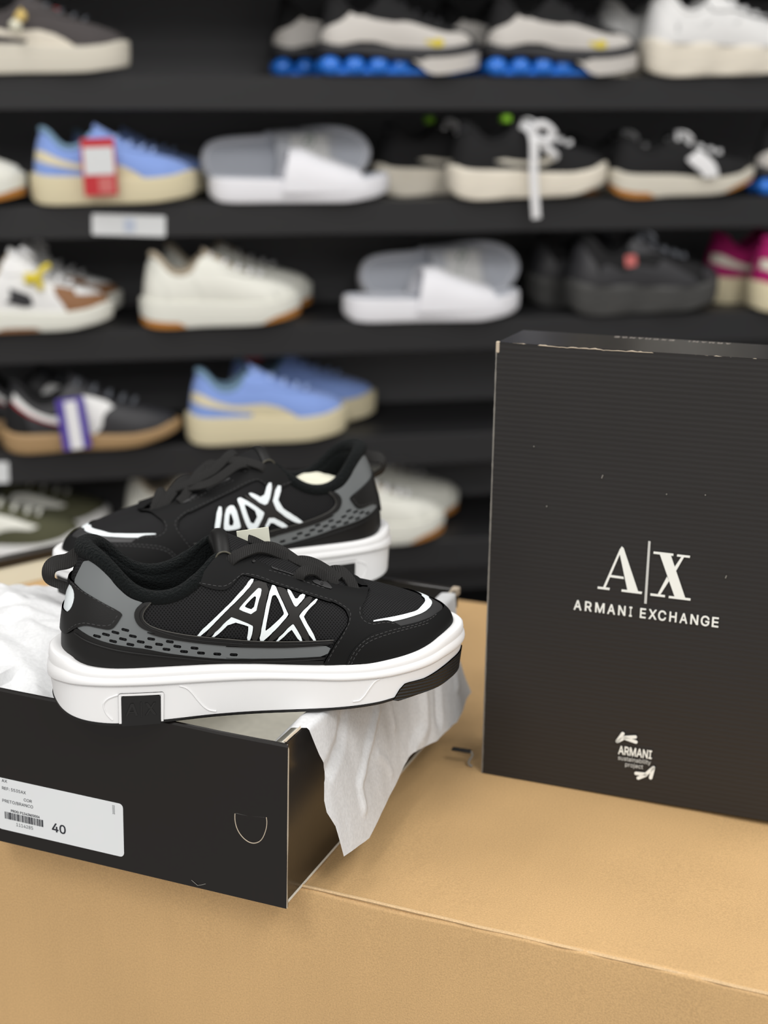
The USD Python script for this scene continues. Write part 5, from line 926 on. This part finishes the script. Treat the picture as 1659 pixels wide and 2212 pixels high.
def chunky(name, upper, sole, lace, accent, lining):
    """A bulky trainer: wavy sole and thick layered panels."""
    S = variant(sole=52, rise=6, spring=1.3, fat=1.12)
    wavy = [(0.10, .0), (0.11, .42), (0.15, .62), (0.20, .50), (0.25, .66), (0.30, .45), (0.34, .55), (0.37, .28), (0.38, .0)]
    return shelf_sneaker(name, S, upper, sole, lace, lining, [("side_overlay", wavy, 4.0, accent), ("side_overlay", mirror(wavy), 4.0, accent), ("toe_overlay", TOECAP, 3.5, accent), ("heel_patch", HEELC, 4.5, accent), ("eyestay", EYE, 3.0, accent), ("eyestay", mirror(EYE), 3.0, accent)], sole_bulge=3.0, lace_w=5.0)

placed = set()
def put(proto, s, row, t, label, category="sneaker", group=None, L=0.27, yaw=0.0, roll=0.0, dz=0.0, pitch=0.0, y_flip=False):
    """The first time moves the shoe itself, then a copy that references it with its parts."""
    k = L / 0.267
    R = np.stack([SX, SN, [0, 0, 1]], 1) @ rot(yaw, pitch, roll) * k
    m = m4(R, SH_O + SX * s + SN * t + [0, 0, ROWS[row - 1] + T + dz])
    p = proto.GetPrim()
    if p.GetPath() in placed:
        base = p.GetName().rstrip("0123456789").rstrip("_")
        x = UsdGeom.Xform.Define(stage, numbered("/World", base))
        x.GetPrim().GetReferences().AddInternalReference(protos[p.GetPath()]); x.GetPrim().SetInstanceable(True)
    else:
        # keep the parts in a class prim, so that every shoe of the kind, the first too, is a reference with its own place and label
        c = Sdf.Path(f"/World/Kinds/{p.GetName()}")
        if not stage.GetPrimAtPath("/World/Kinds"): stage.CreateClassPrim("/World/Kinds")
        Sdf.CopySpec(stage.GetRootLayer(), p.GetPath(), stage.GetRootLayer(), c)
        path = p.GetPath(); stage.RemovePrim(path)
        protos[path] = c; placed.add(path)
        x = UsdGeom.Xform.Define(stage, path)
        x.GetPrim().GetReferences().AddInternalReference(c); x.GetPrim().SetInstanceable(True)
    x.AddTransformOp().Set(m)
    tag(x, label, category, group or ("slides on the wall shelves" if category == "slide" else "shoes on the wall shelves"))
    return x
protos = {}
class Kind:
    def __init__(s, xf): s.path = xf.GetPath()
    def GetPrim(s): return s
    def GetPath(s): return s.path
    def GetName(s): return s.path.name

FR, BK = 0.022, 0.155        # depth of a front and of a back shoe's middle line
blue = Kind(suede("blue_suede_sneaker", "cornflower_suede", "cornflower_lace", "teal_lining", "cream_rubber", "cream_rubber"))
put(blue, -0.573, 2, FR, "front blue suede sneaker on the second shelf, red price tag hanging from it", group=None, L=0.264)
put(blue, -0.520, 2, 0.205, "back blue suede sneaker on the second shelf, behind the red-tagged one", L=0.25)
put(blue, -0.341, 4, FR, "front blue suede sneaker on the fourth shelf, above the heel of the far black sneaker", L=0.28)
put(blue, -0.262, 4, BK, "back blue suede sneaker on the fourth shelf, with the small dark red label", L=0.278)
mag = Kind(suede("magenta_suede_sneaker", "magenta_suede", "magenta_suede", "magenta_suede", "cream_rubber", "ivory_rubber"))
put(mag, 0.672, 3, FR - 0.01, "front magenta suede sneaker at the right edge of the third shelf", L=0.285, yaw=0.06)
put(mag, 0.632, 3, BK - 0.02, "back magenta suede sneaker at the right edge of the third shelf", L=0.285, yaw=0.06)
char = Kind(suede("charcoal_suede_sneaker", "charcoal_suede", "slate_lace", "charcoal_suede", "ivory_rubber", "bone_rubber"))
put(char, -0.668, 1, FR, "charcoal suede sneaker with an ivory sole at the left end of the top shelf", L=0.262)
put(char, -0.735, 1, BK, "second charcoal suede sneaker behind, at the far left of the top shelf", L=0.262)

court_white = Kind(court("cream_gum_sneaker", "off_white_leather", "beige_lining"))
put(court_white, -0.409, 3, FR, "front cream leather sneaker with gum sole on the third shelf", L=0.27)
put(court_white, -0.375, 3, BK, "back cream leather sneaker with gum sole on the third shelf", L=0.275)
put(court_white, -0.848, 2, FR, "cream sneaker with gum toe cut by the left edge on the second shelf", L=0.268)
put(court_white, -0.160, 5, FR, "front cream gum-soled sneaker on the lowest shelf, beyond the far black sneaker's heel", L=0.276)
put(court_white, -0.105, 5, BK, "back cream gum-soled sneaker on the lowest shelf, beyond the far black sneaker's heel", L=0.28)
put(court_white, -0.455, 5, BK - 0.03, "cream sneaker on the lowest shelf, its heel showing above the far black sneaker's laces", L=0.268)

run = Kind(bubble_runner("bubble_sole_runner"))
put(run, -0.108, 1, FR, "left front greige runner with blue bubble heel on the top shelf", L=0.274)
put(run, -0.168, 1, BK, "left back greige runner with blue bubble heel on the top shelf", L=0.274)
put(run, 0.171, 1, FR, "right front greige runner with blue bubble heel on the top shelf", L=0.272)
put(run, 0.112, 1, BK, "right back greige runner with blue bubble heel, middle of the top shelf", L=0.272)
put(run, 0.674, 2, FR + 0.02, "runner with blue bubble heel at the right edge of the second shelf", L=0.272)

sl = Kind(slide("white_slide"))
put(sl, -0.289, 2, FR + 0.01, "white slide lying flat on the second shelf", "slide", L=0.30)
sg = Kind(slide("white_slide", "slide_foam", "slide_grey", 0.72))
put(sg, -0.292, 2, 0.165, "white slide on its side on the second shelf, grey footbed towards us", "slide", L=0.292, roll=1.22, dz=0.049, pitch=0.05)
put(sl, -0.066, 3, FR + 0.01, "white slide lying flat on the third shelf", "slide", L=0.31)
put(sg, -0.018, 3, 0.165, "white slide on its side on the third shelf, grey footbed towards us", "slide", L=0.292, roll=1.22, dz=0.049, pitch=0.05)

wh = Kind(chunky("white_chunky_trainer", "white_leather", "bone_rubber", "white_lace", "white_leather", "white_leather"))
put(wh, 0.455, 1, FR + 0.01, "front white chunky trainer at the right end of the top shelf", L=0.29)
put(wh, 0.408, 1, BK, "back white chunky trainer at the right end of the top shelf", L=0.28)
bc = Kind(chunky("black_chunky_trainer", "black_knit", "sole_charcoal", "slate_lace", "graphite", "black_knit"))
put(bc, 0.336, 3, FR + 0.01, "front black chunky trainer on the third shelf", L=0.285)
put(bc, 0.300, 3, BK, "back black chunky trainer on the third shelf", L=0.28)

S_ = variant(sole=47, rise=0, spring=1.5, fat=1.05)
sk = shelf_sneaker("black_skate_sneaker", S_, "black_knit", "bone_rubber", "white_lace", "black_knit", [("side_stripe", [(0.15, .30), (0.20, .22), (0.27, .20), (0.33, .30), (0.345, .42), (0.33, .46), (0.30, .34), (0.24, .34), (0.19, .40)], 1.5, "ivory_rubber"), ("heel_tab", [(-0.03, .80), (0.05, .80), (0.06, .95), (-0.03, .98)], 2.0, "graphite")], sole_bulge=2.2, lace_w=5.0)
mk = Maker(sk); mk("tongue_tab", rbox(86, 100, -12, 12, 118, 130, 2), "neon_green", label="neon green tongue tab")
skate = Kind(sk)
put(skate, 0.114, 2, FR, "front black sneaker with thick bone sole and a dangling white lace, second shelf", L=0.285)
put(skate, 0.012, 2, BK - 0.01, "back black sneaker with thick bone sole, beside the slides on the second shelf", L=0.28)
S_ = variant(sole=40, rise=-4, spring=1.7, low=4)
bg = Kind(shelf_sneaker("black_gum_sneaker", S_, "black_knit", "ivory_rubber", "white_lace", "black_knit", [("toe_overlay", TOECAP, 0.8, "black_knit"), ("eyestay", EYE, 1.2, "black_knit")], gum="gum_rubber", lace_w=4.5))
put(bg, 0.399, 2, FR, "front black sneaker with ivory and gum sole on the second shelf", L=0.27)
put(bg, 0.350, 2, BK, "back black sneaker with white laces, between the two front ones on the second shelf", L=0.27)

S_ = variant(sole=38, rise=22, spring=1.0, fat=1.03)
star = [(0.205, .30), (0.235, .44), (0.262, .62), (0.288, .40), (0.272, .22), (0.245, .16)]
br = shelf_sneaker("brown_white_sneaker", S_, "white_leather", "off_white_leather", "white_lace", "beige_lining", [("toe_overlay", TOECAP, 1.0, "tan_leather"), ("vamp_overlay", VAMP, 0.8, "tan_leather"), ("side_patch", star, 1.6, "graphite"), ("eyestay", EYE, 1.5, "white_leather"), ("heel_patch", HEELC, 1.2, "tan_leather"),
    ("toe_box", [(0.41, .40), (0.44, .36), (0.47, .36), (0.5, .37), (0.53, .36), (0.56, .36), (0.59, .40), (0.56, .62), (0.5, .72), (0.44, .62)], 1.4, "white_leather")], gum="tan_leather", gum_parts=("mid",), lace_w=4.5, insert="beige_lining")
brown = Kind(br)
put(brown, -0.718, 3, FR - 0.005, "front white and brown sneaker at the left of the third shelf", L=0.266)
put(brown, -0.700, 3, BK, "back white and brown sneaker at the left of the third shelf", L=0.266)

S_ = variant(sole=30, rise=6, spring=1.25)
FLASH = [(0.055, .62), (0.055, .78), (.13, .64), (.2, .56), (.26, .64), (.33, .74), (.38, .74), (.375, .60), (.31, .36), (.27, .12), (.255, .0), (.225, .0), (.215, .25), (.18, .36), (.12, .48)]
st = shelf_sneaker("striped_gum_sneaker", S_, "graphite", "tan_gum", "slate_lace", "black_knit", [("side_flash", FLASH, 1.3, "white_leather"), ("side_flash", mirror(FLASH), 1.3, "white_leather"), ("toe_overlay", TOECAP, 0.8, "graphite"), ("heel_patch", HEELC, 1.0, "black_knit"), ("heel_stripe", [(0.05, .56), (0.055, .62), (.12, .48), (.18, .36), (.215, .25), (.21, .21), (.17, .31), (.11, .43)], 1.5, "crimson")], bow=False)
striped = Kind(st)
put(striped, -0.648, 4, FR, "front black sneaker with white side flash and tan gum sole on the fourth shelf", L=0.300)
put(striped, -0.700, 4, BK, "back black sneaker with white side flash, at the far left of the fourth shelf", L=0.290)

S_ = variant(sole=42, rise=4, spring=1.2, fat=1.05)
ol = shelf_sneaker("olive_sneaker", S_, "olive_suede", "white_leather", "off_white_leather", "graphite", [("side_flash", [(0.18, .40), (0.22, .62), (0.30, .72), (0.37, .62), (0.40, .45), (0.37, .38), (0.30, .40), (0.24, .34)], 2.0, "off_white_leather"), ("toe_overlay", TOECAP, 1.0, "olive_suede")], bow=False)
olive = Kind(ol)
put(olive, -0.805, 5, FR, "front olive sneaker with pale flash at the left of the lowest shelf", L=0.285)
put(olive, -0.760, 5, BK, "back olive sneaker at the left of the lowest shelf", L=0.285)

# tags on the shoes and on the shelf edges: s along the shelf, z up
def on_shelf(s, t, z, roll=0.0): return m4(np.stack([SX, SN, [0, 0, 1]], 1) @ np.array([[math.cos(roll), 0, -math.sin(roll)], [0, 1, 0], [math.sin(roll), 0, math.cos(roll)]]), SH_O + SX * s + SN * t + [0, 0, z])
def tagcard(name, label, category, m, w, h, material, extra=()):
    t = thing(name, label, category, m, "price labels on the shelf edges" if name == "price_label" else "hang tags on the shelf shoes")
    part(t, "card", upright(cat(trimesh.creation.extrude_polygon(shapely.box(-w / 2 + 0.003, -h / 2 + 0.003, w / 2 - 0.003, h / 2 - 0.003).buffer(0.003, quad_segs=4), 0.0012, engine="earcut"))), M[material], smooth=False)
    for n, x0, x1, z0, z1, mm in extra:
        part(t, n, rbox(x0, x1, -0.0020, -0.0011, z0, z1, 0.0003), M[mm], smooth=False)
    return t
tagcard("price_label", "white price label on the second shelf's edge, under the red tag", "price label", on_shelf(-0.4215, -0.0015, 0.9955, -0.045), 0.117, 0.033, "label", [("printed_mark", -0.008, 0.010, -0.010, 0.010, "faintblue")])
tagcard("price_label", "white price label on the fourth shelf's edge, cut by the left edge", "price label", on_shelf(-0.690, -0.0015, 0.596, -0.03), 0.105, 0.036, "label")
tagcard("hang_tag", "red hang tag with white sticker on the front blue sneaker", "hang tag", on_shelf(-0.464, -0.034, 1.089, 0.03), 0.052, 0.088, "red_card", [("sticker", -0.023, 0.023, -0.012, 0.030, "label"), ("printed_mark", -0.003, 0.020, -0.040, -0.016, "coral")])
tagcard("hang_tag", "red hang tag standing behind the charcoal sneaker on the top shelf", "hang tag", on_shelf(-0.535, 0.06, 1.315, 0.0), 0.044, 0.034, "red_card")
tagcard("hang_tag", "purple hang tag with white strip on the black sneaker of the fourth shelf", "hang tag", on_shelf(-0.527, -0.032, 0.679, 0.10), 0.046, 0.086, "purple_card", [("white_strip", -0.010, 0.010, -0.043, 0.038, "bright")])
tagcard("hang_tag", "small dark red label on the back blue sneaker of the fourth shelf", "hang tag", on_shelf(-0.216, 0.085, 0.762, 0.0), 0.032, 0.018, "crimson")
tagcard("hang_tag", "coral tag on the black chunky trainer of the third shelf", "hang tag", on_shelf(0.428, -0.030, 0.925, 0.1), 0.020, 0.020, "coral")
t = thing("yellow_cord", "yellow cord tied on the white and brown sneaker of the third shelf", "cord", on_shelf(-0.571, -0.020, 0.915))
for k, q in enumerate([[(-0.018, 0, -0.002), (0.0, -0.004, 0.003), (0.014, 0, 0.018), (0.022, 0, 0.020)], [(-0.018, 0.0, 0.004), (0.0, -0.004, 0.0), (0.005, -0.004, -0.016)]]):
    part(t, "cord_end", tube(curve(q, 16), 0.0055, 7), M["yellow_print"])
t = thing("white_lace", "white lace end dangling from the black sneaker over the second shelf's edge", "shoelace", on_shelf(0.245, -0.035, 0.0))
part(t, "lace", tube(curve([(-0.010, 0.03, 1.150), (0.0, -0.004, 1.128), (0.001, -0.006, 1.09), (0.004, -0.006, 1.04), (0.008, -0.006, 1.000)], 30), 0.0075, 8, up=(0, -1, 0), flat=0.3), M["white_lace"])
for k, q in enumerate([[(0.0, 0.0, 1.140), (0.022, -0.006, 1.150), (0.034, -0.004, 1.132), (0.016, -0.004, 1.126), (0, 0, 1.13)], [(0.0, 0.0, 1.138), (0.020, 0, 1.118), (0.036, 0, 1.105), (0.042, 0.005, 1.100)]]):
    part(t, "bow_loop", tube(curve(q, 24), 0.0065, 7), M["white_lace"])
t = thing("white_tag", "white paper tag on the black gum-soled sneaker of the second shelf", "hang tag", on_shelf(0.553, -0.026, 1.083))
part(t, "tag", tube(curve([(-0.020, 0, 0.020), (-0.004, -0.004, 0.006), (0.010, -0.006, -0.008), (0.012, -0.006, -0.018)], 16), 0.014, 10, up=(0, -1, 0), flat=0.15), M["white_lace"])
for n, (x, z, r, mm) in enumerate([(-0.578, 1.321, 0.010, "pearl"), (-0.569, 1.335, 0.009, "gold")]):
    t = thing("bead_charm", ["round cream bead charm low on the charcoal sneaker", "round gold bead charm high on the charcoal sneaker"][n], "bead", on_shelf(x, -0.032, z - 0.022))
    part(t, "bead", (lambda s: (np.array(s.vertices), s.faces))(trimesh.creation.icosphere(3, r)), M[mm], smooth=True)
    part(t, "cap", tube([(0, 0, r * 0.9), (0, 0, r * 1.3)], 0.002, 8, up=(0, 1, 0)), M["gold"])
